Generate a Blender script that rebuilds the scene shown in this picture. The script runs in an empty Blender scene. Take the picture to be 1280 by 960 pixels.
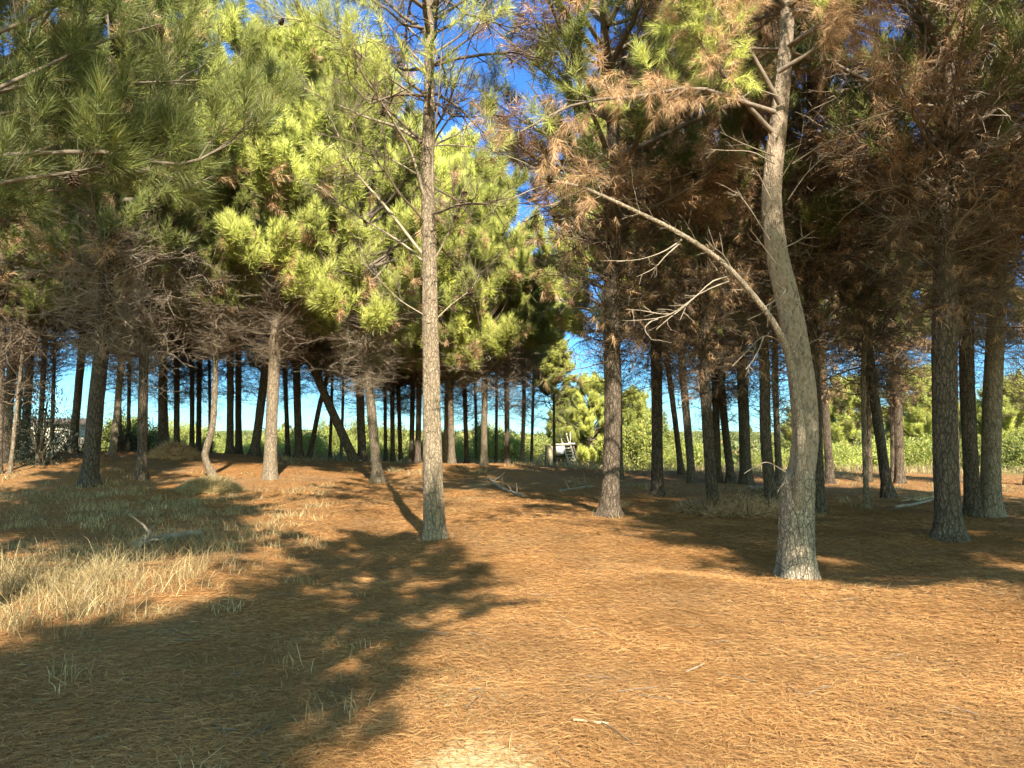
import bpy, math, random
import numpy as np
from mathutils import Vector, Matrix

R0 = np.random.default_rng(7)
SC = bpy.context.scene
COL = SC.collection

# ------------------------------------------------------------------ camera model (photo pixels 1280 x 960)
F = 967.0
CAMZ = 1.6
PITCH = math.atan((552 - 480) / F)
CP, SP = math.cos(PITCH), math.sin(PITCH)


def ray(px, py):
    xc, yc = (px - 640) / F, (480 - py) / F
    return np.array([xc, CP - yc * SP, SP + yc * CP])


def at(px, py, Y):
    d = ray(px, py)
    return np.array([0, 0, CAMZ]) + d * (Y / d[1])


# ------------------------------------------------------------------ numpy noise and terrain
def hash2(ix, iy, seed):
    n = (ix.astype(np.int64) * 374761393 + iy.astype(np.int64) * 668265263 + seed * 974711) & 0x7fffffff
    n = ((n ^ (n >> 13)) * 1274126177) & 0x7fffffff
    n = n ^ (n >> 16)
    return (n & 0xffff) / 65535.0


def vnoise(x, y, seed=0):
    x = np.asarray(x, float); y = np.asarray(y, float)
    ix, iy = np.floor(x), np.floor(y)
    fx, fy = x - ix, y - iy
    fx = fx * fx * (3 - 2 * fx); fy = fy * fy * (3 - 2 * fy)
    a = hash2(ix, iy, seed); b = hash2(ix + 1, iy, seed)
    c = hash2(ix, iy + 1, seed); d = hash2(ix + 1, iy + 1, seed)
    return (a * (1 - fx) + b * fx) * (1 - fy) + (c * (1 - fx) + d * fx) * fy


def fbm(x, y, seed=0, o=3):
    s, a = 0, 0.5
    for k in range(o):
        s = s + a * vnoise(x * 2 ** k, y * 2 ** k, seed + k); a *= .5
    return s / (1 - .5 ** o)


def sst(a, b, x):
    t = np.clip((np.asarray(x, float) - a) / (b - a), 0, 1)
    return t * t * (3 - 2 * t)


def terrain(x, y):
    x = np.asarray(x, float); y = np.asarray(y, float)
    h = 0.16 * sst(8, 17, y)
    h = h + 0.30 * sst(14, 28, y) * (1 - sst(-1, 6, x))
    h = h + 0.50 * sst(13, 27, y) * (1 - sst(-13, -4, x))
    h = h + 0.22 * np.exp(-((y - 31 - .1 * x) / 3.5) ** 2) * (1 - sst(6, 12, x))
    # low needle bank in front of the right-hand trees, hollow behind it
    edge = 9.0 + .35 * np.sin(x * 1.1 + .8) - 0.10 * (x - 3)
    w = sst(.6, 2.0, x)
    h = h + w * (.07 * np.exp(-((y - edge + .5) / .9) ** 2) - .10 * np.exp(-((y - edge - 1.6) / 1.4) ** 2))
    # mound carrying the central tree, rut of the track beside it
    h = h + .13 * np.exp(-((x - .1) / 1.5) ** 2 - ((y - 12.8) / 1.8) ** 2)
    h = h - .10 * np.exp(-((x + 3.0 - .05 * y) / 1.0) ** 2) * sst(8, 13, y) * (1 - sst(24, 30, y))
    h = h - 0.75 * sst(36, 60, y)
    near = 1 - sst(60, 120, np.hypot(x, y))
    h = h + near * (.16 * (fbm(x * .35, y * .35, 3) - .5) + .07 * (fbm(x * 1.7, y * 1.7, 11) - .5))
    far = np.hypot(x, y)
    h = h + sst(90, 420, far) * (6.2 + 4.5 * (fbm(x / 90, y / 90, 21) - .5)) * sst(-100, 60, y)
    return h


def tz(x, y):
    return float(terrain(np.array([x]), np.array([y]))[0])


def ground_at(px, py, ymax=38.0):
    d = ray(px, py)
    Y = np.arange(3.0, ymax, .02)
    P = np.array([0, 0, CAMZ])[None] + d[None] * (Y / d[1])[:, None]
    hit = np.nonzero(P[:, 2] <= terrain(P[:, 0], P[:, 1]))[0]
    if len(hit):
        return P[hit[0]]
    return P[-1]


# ------------------------------------------------------------------ mesh helpers
def tag(o, label=None, cat=None, group=None, kind=None):
    if label: o['label'] = label
    if cat: o['category'] = cat
    if group: o['group'] = group
    if kind: o['kind'] = kind
    return o


def mesh_data(name, V, quads=None, tris=None, mat=None, smooth=False):
    me = bpy.data.meshes.new(name)
    V = np.ascontiguousarray(V, dtype=np.float32)
    nq = 0 if quads is None else len(quads)
    nt = 0 if tris is None else len(tris)
    parts = []
    if nq: parts.append(np.asarray(quads, np.int32).ravel())
    if nt: parts.append(np.asarray(tris, np.int32).ravel())
    loops = np.concatenate(parts)
    starts = np.concatenate([np.arange(nq) * 4, nq * 4 + np.arange(nt) * 3]).astype(np.int32)
    me.vertices.add(len(V)); me.vertices.foreach_set('co', V.ravel())
    me.loops.add(len(loops)); me.loops.foreach_set('vertex_index', loops)
    me.polygons.add(nq + nt); me.polygons.foreach_set('loop_start', starts)
    try:
        me.polygons.foreach_set('loop_total', np.concatenate([np.full(nq, 4), np.full(nt, 3)]).astype(np.int32))
    except Exception:
        pass
    if smooth: me.polygons.foreach_set('use_smooth', np.ones(nq + nt, dtype=bool))
    me.update(calc_edges=True)
    if mat: me.materials.append(mat)
    return me


def link(name, me, parent=None, loc=None):
    o = bpy.data.objects.new(name, me); COL.objects.link(o)
    if parent is not None: o.parent = parent
    if loc is not None: o.location = loc
    return o


def empty(name, loc):
    o = bpy.data.objects.new(name, None); COL.objects.link(o)
    o.location = loc; o.empty_display_size = .2
    return o


class Tubes:
    """collects polylines with radii, emits one mesh of tapered tubes"""
    def __init__(self): self.g = {}

    def add(self, pts, r0, r1, sides=4, p=1.0):
        pts = np.asarray(pts, float); n = len(pts)
        t = np.linspace(0, 1, n) ** p
        self.g.setdefault((n, sides), []).append((pts, r0 * (1 - t) + r1 * t))

    def arrays(self):
        Vs, Qs, off = [], [], 0
        for (n, s), L in self.g.items():
            Pn = np.array([a for a, _ in L]); Rn = np.array([b for _, b in L]); m = len(L)
            T = np.gradient(Pn, axis=1)
            T /= np.linalg.norm(T, axis=2, keepdims=True) + 1e-9
            mt = T.mean(axis=1)
            ref = np.where(np.abs(mt[:, 2:3]) > .8, np.array([[1., 0, 0]]), np.array([[0, 0, 1.]]))
            A = np.cross(T, ref[:, None, :]); A /= np.linalg.norm(A, axis=2, keepdims=True) + 1e-9
            B = np.cross(T, A)
            an = np.arange(s) * 2 * math.pi / s
            V = Pn[:, :, None, :] + Rn[:, :, None, None] * (np.cos(an)[None, None, :, None] * A[:, :, None, :] + np.sin(an)[None, None, :, None] * B[:, :, None, :])
            Vs.append(V.reshape(-1, 3))
            i = np.arange(n - 1)[:, None] * s; j = np.arange(s)[None]; k = (j + 1) % s
            q = np.stack([i + j, i + k, i + s + k, i + s + j], -1).reshape(-1, 4)
            Q = (q[None] + (np.arange(m) * n * s)[:, None, None] + off).reshape(-1, 4)
            Qs.append(Q); off += m * n * s
        return np.concatenate(Vs), np.concatenate(Qs)

    def mesh(self, name, mat):
        V, Q = self.arrays()
        return mesh_data(name, V, Q, None, mat, True)


def catmull(P, n):
    P = np.asarray(P, float)
    if len(P) == 2: return P[0] + (P[1] - P[0]) * np.linspace(0, 1, n)[:, None]
    Q = np.vstack([2 * P[0] - P[1], P, 2 * P[-1] - P[-2]])
    u = np.linspace(0, len(P) - 1 - 1e-6, n); i = u.astype(int); t = (u - i)[:, None]
    p0, p1, p2, p3 = Q[i], Q[i + 1], Q[i + 2], Q[i + 3]
    return .5 * (2 * p1 + (p2 - p0) * t + (2 * p0 - 5 * p1 + 4 * p2 - p3) * t * t + (3 * p1 - p0 - 3 * p2 + p3) * t ** 3)


def norm(v): return v / (np.linalg.norm(v, axis=-1, keepdims=True) + 1e-9)


def bend(rng, p0, d0, L, n, up=0.0, jit=.12):
    """a polyline of n points that starts along d0 and turns towards up"""
    pts = [np.asarray(p0, float)]; d = norm(np.asarray(d0, float)); st = L / (n - 1)
    for _ in range(n - 1):
        d = norm(d + np.array([0, 0, up]) / (n - 1) + rng.normal(0, jit, 3))
        pts.append(pts[-1] + d * st)
    return np.array(pts)


def perp_rand(rng, D):
    A = rng.normal(size=D.shape)
    A = A - (A * D).sum(-1, keepdims=True) * D
    return norm(A)


def needles(rng, P, D, k, ls, L, w, spread=(18, 75), droop=0.0):
    """k needles on each shoot (origin P, axis D): slim triangles"""
    n = len(P)
    s = rng.random((n, k))
    base = P[:, None] + D[:, None] * (ls * s)[..., None]
    th = np.radians(spread[1] + (spread[0] - spread[1]) * s + rng.normal(0, 9, (n, k)))
    Dk = np.repeat(D[:, None], k, 1)
    pr = perp_rand(rng, Dk)
    nd = Dk * np.cos(th)[..., None] + pr * np.sin(th)[..., None]
    nd[..., 2] -= droop * rng.random((n, k))
    nd = norm(nd)
    ln = L * rng.uniform(.7, 1.15, (n, k))
    wd = perp_rand(rng, nd) * (w / 2)
    V = np.stack([base - wd, base + wd, base + nd * ln[..., None]], 2).reshape(-1, 3)
    return V


def needle_mesh(name, Vlist, mat):
    V = np.concatenate(Vlist)
    return mesh_data(name, V, None, np.arange(len(V)).reshape(-1, 3), mat)


# ------------------------------------------------------------------ materials
def new_mat(name):
    m = bpy.data.materials.new(name); m.use_nodes = True
    nt = m.node_tree; nt.nodes.clear()
    return m, nt, nt.nodes, nt.links


def nd(N, t, **kw):
    n = N.new(t)
    for k, v in kw.items(): setattr(n, k, v)
    return n


def ramp(N, stops, interp='LINEAR'):
    r = N.new('ShaderNodeValToRGB'); r.color_ramp.interpolation = interp
    e = r.color_ramp.elements
    while len(e) < len(stops): e.new(.5)
    for el, (p, c) in zip(e, stops):
        el.position = p; el.color = (*c, 1)
    return r


def leaf_mat(name, stops, trans=.35, rough=.6, obj_var=.25, tuft=0.0):
    m, nt, N, L = new_mat(name)
    geo = N.new('ShaderNodeNewGeometry'); r = ramp(N, stops)
    L.new(geo.outputs['Random Per Island'], r.inputs[0])
    tc = N.new('ShaderNodeTexCoord'); nz = nd(N, 'ShaderNodeTexNoise'); nz.inputs['Scale'].default_value = .9
    nz.inputs['Detail'].default_value = 1
    L.new(tc.outputs['Object'], nz.inputs['Vector'])
    oi = N.new('ShaderNodeObjectInfo')
    mr = N.new('ShaderNodeMapRange'); mr.inputs['To Min'].default_value = 1 - obj_var; mr.inputs['To Max'].default_value = 1 + obj_var
    L.new(oi.outputs['Random'], mr.inputs['Value'])
    mr2 = N.new('ShaderNodeMapRange'); mr2.inputs['From Min'].default_value = .3; mr2.inputs['From Max'].default_value = .7
    mr2.inputs['To Min'].default_value = .72; mr2.inputs['To Max'].default_value = 1.25
    L.new(nz.outputs['Fac'], mr2.inputs['Value'])
    mm = nd(N, 'ShaderNodeMath', operation='MULTIPLY'); L.new(mr.outputs[0], mm.inputs[0]); L.new(mr2.outputs[0], mm.inputs[1])
    hs = N.new('ShaderNodeHueSaturation'); L.new(r.outputs[0], hs.inputs['Color']); L.new(mm.outputs[0], hs.inputs['Value'])
    d = N.new('ShaderNodeBsdfDiffuse'); t = N.new('ShaderNodeBsdfTranslucent'); g = N.new('ShaderNodeBsdfGlossy')
    g.inputs['Roughness'].default_value = rough; g.inputs['Color'].default_value = (.5, .5, .5, 1)
    L.new(hs.outputs[0], d.inputs['Color']); L.new(hs.outputs[0], t.inputs['Color'])
    if tuft:
        ma = nd(N, 'ShaderNodeVectorMath', operation='MULTIPLY_ADD'); L.new(tc.outputs['Object'], ma.inputs[0]); ma.inputs[1].default_value = (1, 1, .25); ma.inputs[2].default_value = (0, 0, .5)
        vt = N.new('ShaderNodeVectorTransform'); vt.vector_type = 'NORMAL'; vt.convert_from = 'OBJECT'; vt.convert_to = 'WORLD'; L.new(ma.outputs[0], vt.inputs[0])
        nn = nd(N, 'ShaderNodeVectorMath', operation='NORMALIZE'); L.new(vt.outputs[0], nn.inputs[0])
        sc_ = nd(N, 'ShaderNodeVectorMath', operation='MULTIPLY_ADD'); L.new(nn.outputs[0], sc_.inputs[0]); sc_.inputs[1].default_value = (tuft,) * 3; L.new(geo.outputs['Normal'], sc_.inputs[2])
        n2_ = nd(N, 'ShaderNodeVectorMath', operation='NORMALIZE'); L.new(sc_.outputs[0], n2_.inputs[0]); L.new(n2_.outputs[0], d.inputs['Normal'])
    m1 = N.new('ShaderNodeMixShader'); m1.inputs[0].default_value = trans
    L.new(d.outputs[0], m1.inputs[1]); L.new(t.outputs[0], m1.inputs[2])
    m2 = N.new('ShaderNodeMixShader'); m2.inputs[0].default_value = .07
    L.new(m1.outputs[0], m2.inputs[1]); L.new(g.outputs[0], m2.inputs[2])
    o = N.new('ShaderNodeOutputMaterial'); L.new(m2.outputs[0], o.inputs['Surface'])
    return m


def bark_mat(name, dark, mid, pale, scale=26, disp=.012, zpale=None, aspect=.34, bump=1.0):
    """plated bark: stretched cells with dark furrows; zpale = height below which bark is thick pale plates"""
    m, nt, N, L = new_mat(name)
    m.displacement_method = 'BOTH'
    tc = N.new('ShaderNodeTexCoord')
    n1 = nd(N, 'ShaderNodeTexNoise'); n1.inputs['Scale'].default_value = 5; n1.inputs['Detail'].default_value = 3
    L.new(tc.outputs['Object'], n1.inputs['Vector'])
    vm = nd(N, 'ShaderNodeVectorMath', operation='MULTIPLY_ADD')
    L.new(n1.outputs['Color'], vm.inputs[0]); vm.inputs[1].default_value = (.09, .09, .09); L.new(tc.outputs['Object'], vm.inputs[2])
    mp = N.new('ShaderNodeMapping'); mp.inputs['Scale'].default_value = (1, 1, aspect); L.new(vm.outputs[0], mp.inputs['Vector'])
    vo = nd(N, 'ShaderNodeTexVoronoi', feature='DISTANCE_TO_EDGE'); vo.inputs['Scale'].default_value = scale
    L.new(mp.outputs[0], vo.inputs['Vector'])
    vc = nd(N, 'ShaderNodeTexVoronoi', feature='F1'); vc.inputs['Scale'].default_value = scale
    L.new(mp.outputs[0], vc.inputs['Vector'])
    pl = N.new('ShaderNodeMapRange'); pl.interpolation_type = 'SMOOTHSTEP'
    pl.inputs['From Min'].default_value = .01; pl.inputs['From Max'].default_value = .17
    L.new(vo.outputs['Distance'], pl.inputs['Value'])
    mpb = N.new('ShaderNodeMapping'); mpb.inputs['Scale'].default_value = (1, 1, aspect * .62); mpb.inputs['Location'].default_value = (3, 1, 7); L.new(vm.outputs[0], mpb.inputs['Vector'])
    vb = nd(N, 'ShaderNodeTexVoronoi', feature='DISTANCE_TO_EDGE'); vb.inputs['Scale'].default_value = scale * .5; L.new(mpb.outputs[0], vb.inputs['Vector'])
    pb = N.new('ShaderNodeMapRange'); pb.interpolation_type = 'SMOOTHSTEP'; pb.inputs['From Min'].default_value = .0; pb.inputs['From Max'].default_value = .14; pb.inputs['To Min'].default_value = .15
    L.new(vb.outputs['Distance'], pb.inputs['Value'])
    pm = N.new('ShaderNodeMapRange'); pm.inputs['To Min'].default_value = .35; L.new(pl.outputs[0], pm.inputs['Value'])
    pl = nd(N, 'ShaderNodeMath', operation='MULTIPLY'); L.new(pb.outputs[0], pl.inputs[0]); L.new(pm.outputs[0], pl.inputs[1])
    n2 = nd(N, 'ShaderNodeTexNoise'); n2.inputs['Scale'].default_value = 70; n2.inputs['Detail'].default_value = 4; n2.inputs['Roughness'].default_value = .7
    mp2 = N.new('ShaderNodeMapping'); mp2.inputs['Scale'].default_value = (1, 1, .3); L.new(tc.outputs['Object'], mp2.inputs['Vector'])
    L.new(mp2.outputs[0], n2.inputs['Vector'])
    n3 = nd(N, 'ShaderNodeTexNoise'); n3.inputs['Scale'].default_value = 2.2; n3.inputs['Detail'].default_value = 2
    L.new(tc.outputs['Object'], n3.inputs['Vector'])
    # colour: furrow dark -> plate mid/pale
    sepc = N.new('ShaderNodeSeparateColor'); L.new(vc.outputs['Color'], sepc.inputs[0])
    a1 = nd(N, 'ShaderNodeMath', operation='MULTIPLY'); L.new(sepc.outputs[0], a1.inputs[0]); a1.inputs[1].default_value = .45
    a2 = nd(N, 'ShaderNodeMath', operation='MULTIPLY_ADD'); L.new(n2.outputs['Fac'], a2.inputs[0]); a2.inputs[1].default_value = .8; L.new(a1.outputs[0], a2.inputs[2])
    a3 = nd(N, 'ShaderNodeMath', operation='MULTIPLY_ADD'); L.new(n3.outputs['Fac'], a3.inputs[0]); a3.inputs[1].default_value = .5; L.new(a2.outputs[0], a3.inputs[2])
    cr = ramp(N, [(.45, mid), (1.15 / 1.3, pale)]); L.new(a3.outputs[0], cr.inputs[0])
    mix = nd(N, 'ShaderNodeMix', data_type='RGBA'); L.new(pl.outputs[0], mix.inputs[0]); mix.inputs[6].default_value = (*dark, 1); L.new(cr.outputs[0], mix.inputs[7])
    oi = N.new('ShaderNodeObjectInfo')
    mr = N.new('ShaderNodeMapRange'); mr.inputs['To Min'].default_value = .78; mr.inputs['To Max'].default_value = 1.15; L.new(oi.outputs['Random'], mr.inputs['Value'])
    hs = N.new('ShaderNodeHueSaturation'); L.new(mr.outputs[0], hs.inputs['Value'])
    # height
    hh = nd(N, 'ShaderNodeMath', operation='MULTIPLY_ADD'); L.new(n2.outputs['Fac'], hh.inputs[0]); hh.inputs[1].default_value = .5; L.new(pl.outputs[0], hh.inputs[2])
    hfin = hh.outputs[0]; cfin = mix.outputs[2]
    if zpale is not None:
        sx = N.new('ShaderNodeSeparateXYZ'); L.new(tc.outputs['Object'], sx.inputs[0])
        wob = nd(N, 'ShaderNodeMath', operation='MULTIPLY_ADD'); L.new(n1.outputs['Fac'], wob.inputs[0]); wob.inputs[1].default_value = -.35; L.new(sx.outputs[2], wob.inputs[2])
        zf = N.new('ShaderNodeMapRange'); zf.interpolation_type = 'SMOOTHSTEP'
        zf.inputs['From Min'].default_value = zpale - .17; zf.inputs['From Max'].default_value = zpale - .08
        L.new(wob.outputs[0], zf.inputs['Value'])
        sm = ramp(N, [(.3, (.075, .053, .036)), (.62, (.14, .103, .07)), (.85, (.25, .19, .135))])
        L.new(a3.outputs[0], sm.inputs[0])
        mz = nd(N, 'ShaderNodeMix', data_type='RGBA'); L.new(zf.outputs[0], mz.inputs[0]); L.new(mix.outputs[2], mz.inputs[6]); L.new(sm.outputs[0], mz.inputs[7])
        cfin = mz.outputs[2]
        h2 = nd(N, 'ShaderNodeMath', operation='MULTIPLY_ADD'); L.new(n2.outputs['Fac'], h2.inputs[0]); h2.inputs[1].default_value = .45
        h2b = nd(N, 'ShaderNodeMath', operation='MULTIPLY'); L.new(pl.outputs[0], h2b.inputs[0]); h2b.inputs[1].default_value = .7; L.new(h2b.outputs[0], h2.inputs[2])
        mh = nd(N, 'ShaderNodeMix', data_type='FLOAT'); L.new(zf.outputs[0], mh.inputs[0]); L.new(hh.outputs[0], mh.inputs[2]); L.new(h2.outputs[0], mh.inputs[3])
        hfin = mh.outputs[0]
    L.new(cfin, hs.inputs['Color'])
    b = N.new('ShaderNodeBsdfPrincipled'); b.inputs['Roughness'].default_value = .92
    b.inputs['Specular IOR Level'].default_value = .15
    L.new(hs.outputs[0], b.inputs['Base Color'])
    dp = N.new('ShaderNodeDisplacement'); dp.inputs['Scale'].default_value = disp; dp.inputs['Midlevel'].default_value = .9
    L.new(hfin, dp.inputs['Height'])
    o = N.new('ShaderNodeOutputMaterial'); L.new(b.outputs[0], o.inputs['Surface']); L.new(dp.outputs[0], o.inputs['Displacement'])
    return m


def plain_mat(name, c1, c2, scale=8, rough=.9, stretch=(1, 1, 1), bumpd=.0):
    m, nt, N, L = new_mat(name)
    tc = N.new('ShaderNodeTexCoord'); mp = N.new('ShaderNodeMapping'); mp.inputs['Scale'].default_value = stretch
    L.new(tc.outputs['Object'], mp.inputs['Vector'])
    nz = nd(N, 'ShaderNodeTexNoise'); nz.inputs['Scale'].default_value = scale; nz.inputs['Detail'].default_value = 5; nz.inputs['Roughness'].default_value = .65
    L.new(mp.outputs[0], nz.inputs['Vector'])
    r = ramp(N, [(.3, c1), (.7, c2)]); L.new(nz.outputs['Fac'], r.inputs[0])
    b = N.new('ShaderNodeBsdfPrincipled'); b.inputs['Roughness'].default_value = rough; b.inputs['Specular IOR Level'].default_value = .2
    L.new(r.outputs[0], b.inputs['Base Color'])
    if bumpd:
        bp = N.new('ShaderNodeBump'); bp.inputs['Distance'].default_value = bumpd; L.new(nz.outputs['Fac'], bp.inputs['Height']); L.new(bp.outputs[0], b.inputs['Normal'])
    o = N.new('ShaderNodeOutputMaterial'); L.new(b.outputs[0], o.inputs['Surface'])
    return m


def ground_mat():
    m, nt, N, L = new_mat('needle_covered_ground')
    tc = N.new('ShaderNodeTexCoord')
    def noise(scale, detail=3, st=None, rot=0, rough=.6):
        v = tc.outputs['Object']
        if st:
            mp = N.new('ShaderNodeMapping'); mp.inputs['Scale'].default_value = st; mp.inputs['Rotation'].default_value = (0, 0, rot)
            pass
            L.new(v, mp.inputs['Vector']); v = mp.outputs[0]
        n = nd(N, 'ShaderNodeTexNoise'); n.inputs['Scale'].default_value = scale; n.inputs['Detail'].default_value = detail; n.inputs['Roughness'].default_value = rough
        L.new(v, n.inputs['Vector']); return n.outputs['Fac']
    fib = None
    for rot in (.3, 1.25, 2.1, 2.75):
        f = noise(30, 2, (.22, 3.2, 1), rot)
        if fib is None: fib = f
        else:
            mx = nd(N, 'ShaderNodeMath', operation='MAXIMUM'); L.new(fib, mx.inputs[0]); L.new(f, mx.inputs[1]); fib = mx.outputs[0]
    fr = N.new('ShaderNodeMapRange'); fr.inputs['From Min'].default_value = .48; fr.inputs['From Max'].default_value = .78; L.new(fib, fr.inputs['Value'])
    lit = ramp(N, [(0, (.19, .085, .028)), (.45, (.31, .15, .05)), (1, (.44, .24, .088))]); L.new(fr.outputs[0], lit.inputs[0])
    # broad tone change between fresh orange and older grey brown litter
    big = noise(.55, 4)
    old = ramp(N, [(0, (.15, .09, .045)), (1, (.40, .25, .12))]); L.new(fr.outputs[0], old.inputs[0])
    br = N.new('ShaderNodeMapRange'); br.inputs['From Min'].default_value = .42; br.inputs['From Max'].default_value = .66; L.new(big, br.inputs['Value'])
    m1 = nd(N, 'ShaderNodeMix', data_type='RGBA'); L.new(br.outputs[0], m1.inputs[0]); L.new(lit.outputs[0], m1.inputs[6]); L.new(old.outputs[0], m1.inputs[7])
    # bare sandy soil where the vertex mask says so
    at_ = nd(N, 'ShaderNodeAttribute', attribute_name='bare'); 
    sn = noise(14, 5)
    ad = nd(N, 'ShaderNodeMath', operation='MULTIPLY_ADD'); L.new(sn, ad.inputs[0]); ad.inputs[1].default_value = .9; L.new(at_.outputs['Fac'], ad.inputs[2])
    sr = N.new('ShaderNodeMapRange'); sr.interpolation_type = 'SMOOTHSTEP'; sr.inputs['From Min'].default_value = .8; sr.inputs['From Max'].default_value = 1.15; L.new(ad.outputs[0], sr.inputs['Value'])
    sand = ramp(N, [(.3, (.38, .27, .13)), (.7, (.56, .43, .235))]); L.new(noise(40, 4), sand.inputs[0])
    m2 = nd(N, 'ShaderNodeMix', data_type='RGBA'); L.new(sr.outputs[0], m2.inputs[0]); L.new(m1.outputs[2], m2.inputs[6]); L.new(sand.outputs[0], m2.inputs[7])
    # scrub green far away
    ag = nd(N, 'ShaderNodeAttribute', attribute_name='scrub')
    sg = ramp(N, [(.36, (.03, .045, .014)), (.5, (.13, .145, .04)), (.6, (.20, .19, .06)), (.7, (.24, .13, .05))]); L.new(noise(.45, 8, rough=.75), sg.inputs[0])
    m3 = nd(N, 'ShaderNodeMix', data_type='RGBA'); L.new(ag.outputs['Fac'], m3.inputs[0]); L.new(m2.outputs[2], m3.inputs[6]); L.new(sg.outputs[0], m3.inputs[7])
    b = N.new('ShaderNodeBsdfPrincipled'); b.inputs['Roughness'].default_value = .95; b.inputs['Specular IOR Level'].default_value = .1
    L.new(m3.outputs[2], b.inputs['Base Color'])
    bp = N.new('ShaderNodeBump'); bp.inputs['Distance'].default_value = .02; bp.inputs['Strength'].default_value = .8; L.new(fr.outputs[0], bp.inputs['Height']); L.new(bp.outputs[0], b.inputs['Normal'])
    o = N.new('ShaderNodeOutputMaterial'); L.new(b.outputs[0], o.inputs['Surface'])
    return m


M = {}
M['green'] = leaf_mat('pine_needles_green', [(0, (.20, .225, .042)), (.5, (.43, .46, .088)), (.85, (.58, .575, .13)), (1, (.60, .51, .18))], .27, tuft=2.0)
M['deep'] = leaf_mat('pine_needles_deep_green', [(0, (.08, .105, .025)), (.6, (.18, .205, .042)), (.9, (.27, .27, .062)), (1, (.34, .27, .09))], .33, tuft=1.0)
M['brown'] = leaf_mat('pine_needles_dead_brown', [(0, (.19, .10, .042)), (.5, (.42, .235, .105)), (1, (.66, .46, .26))], .33, tuft=.8)
M['bark'] = bark_mat('pine_bark', (.036, .026, .018), (.072, .051, .036), (.15, .112, .078), 30, .014)
M['bark_pale'] = bark_mat('pine_bark_pale', (.085, .062, .042), (.15, .112, .072), (.275, .212, .142), 36, .013)
M['bark_plated'] = bark_mat('pine_bark_plated', (.07, .05, .034), (.20, .155, .11), (.40, .325, .235), 36, .017, zpale=1.28, aspect=.42)
M['twig'] = plain_mat('dead_twig_bark', (.07, .05, .033), (.17, .125, .085), 5)
M['twig_pale'] = plain_mat('bleached_twig_bark', (.15, .115, .078), (.33, .265, .195), 6)
M['limb'] = plain_mat('limb_bark', (.09, .068, .05), (.21, .165, .12), 9, bumpd=.01)
M['limb_bark'] = bark_mat('limb_rough_bark', (.12, .09, .06), (.20, .155, .105), (.34, .275, .195), 62, .005)
M['limb_pale'] = plain_mat('limb_bark_pale', (.19, .15, .10), (.36, .29, .20), 11, bumpd=.012, stretch=(1, 1, .6))
M['cone'] = plain_mat('pine_cone_scales', (.035, .022, .014), (.10, .06, .035), 40)
M['grass'] = leaf_mat('dry_grass_blades', [(0, (.17, .12, .05)), (.5, (.36, .26, .11)), (1, (.58, .45, .22))], .35, obj_var=.05)
M['sage'] = leaf_mat('green_grass_blades', [(0, (.09, .10, .04)), (.5, (.18, .17, .07)), (1, (.34, .29, .13))], .35, obj_var=.05)
M['litter'] = leaf_mat('fallen_pine_needles', [(0, (.20, .088, .029)), (.3, (.32, .150, .048)), (.75, (.43, .225, .078)), (1, (.56, .345, .145))], .1, obj_var=.02)
M['ground'] = ground_mat()

# ------------------------------------------------------------------ ground
def axis(lo, hi, step, ext_lo, ext_hi, g=1.16):
    a = list(np.arange(lo, hi + 1e-6, step))
    s = step
    while a[-1] < ext_hi: s *= g; a.append(a[-1] + s)
    s = step; pre = []
    x = lo
    while x > ext_lo: s *= g; x -= s; pre.append(x)
    return np.array(pre[::-1] + a)

XS = axis(-12, 12, .12, -900, 900); YS = axis(1, 32, .12, -90, 1100)


def bare_mask(x, y):
    b = .80 * np.exp(-((x + .15) / .36) ** 2 - ((y - 3.8) / .5) ** 2)
    b = b + .40 * np.exp(-((x + .25) / .8) ** 2 - ((y - 4.9) / 1.0) ** 2)
    b = b + .5 * np.exp(-((x + 1.9) / .3) ** 2 - ((y - 8.6) / .35) ** 2)
    b = b + .45 * np.exp(-((x - .9) / .25) ** 2 - ((y - 3.9) / .3) ** 2)
    tr = np.exp(-((x + 2.2 - .06 * y) / 1.1) ** 2) * sst(9, 14, y) * (1 - sst(24, 34, y)) * .42
    return np.clip(b + tr + .35 * (fbm(x * .9, y * .9, 51) - .5), 0, 1.4)


gx, gy = np.meshgrid(XS, YS, indexing='ij')
V = np.stack([gx, gy, terrain(gx, gy)], -1).reshape(-1, 3)
ny = len(YS)
ii = (np.arange(len(XS) - 1)[:, None] * ny + np.arange(ny - 1)[None])
Q = np.stack([ii, ii + ny, ii + ny + 1, ii + 1], -1).reshape(-1, 4)
gme = mesh_data('ground', V, Q, None, M['ground'], True)
a = gme.attributes.new('bare', 'FLOAT', 'POINT'); a.data.foreach_set('value', bare_mask(V[:, 0], V[:, 1]).astype(np.float32))
a = gme.attributes.new('scrub', 'FLOAT', 'POINT'); a.data.foreach_set('value', sst(38, 46, np.hypot(V[:, 0], V[:, 1]) + 4 * (fbm(V[:, 0] * .3, V[:, 1] * .3, 5) - .5)).astype(np.float32))
tag(link('ground', gme), kind='structure')


def grassy(x, y):
    """left side where dry grass grows instead of a pure needle bed"""
    g = (1 - sst(-3.4, -1.9, x + .14 * (y - 7))) * sst(4.5, 7, y) * (1 - sst(17, 24, y))
    return g


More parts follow.
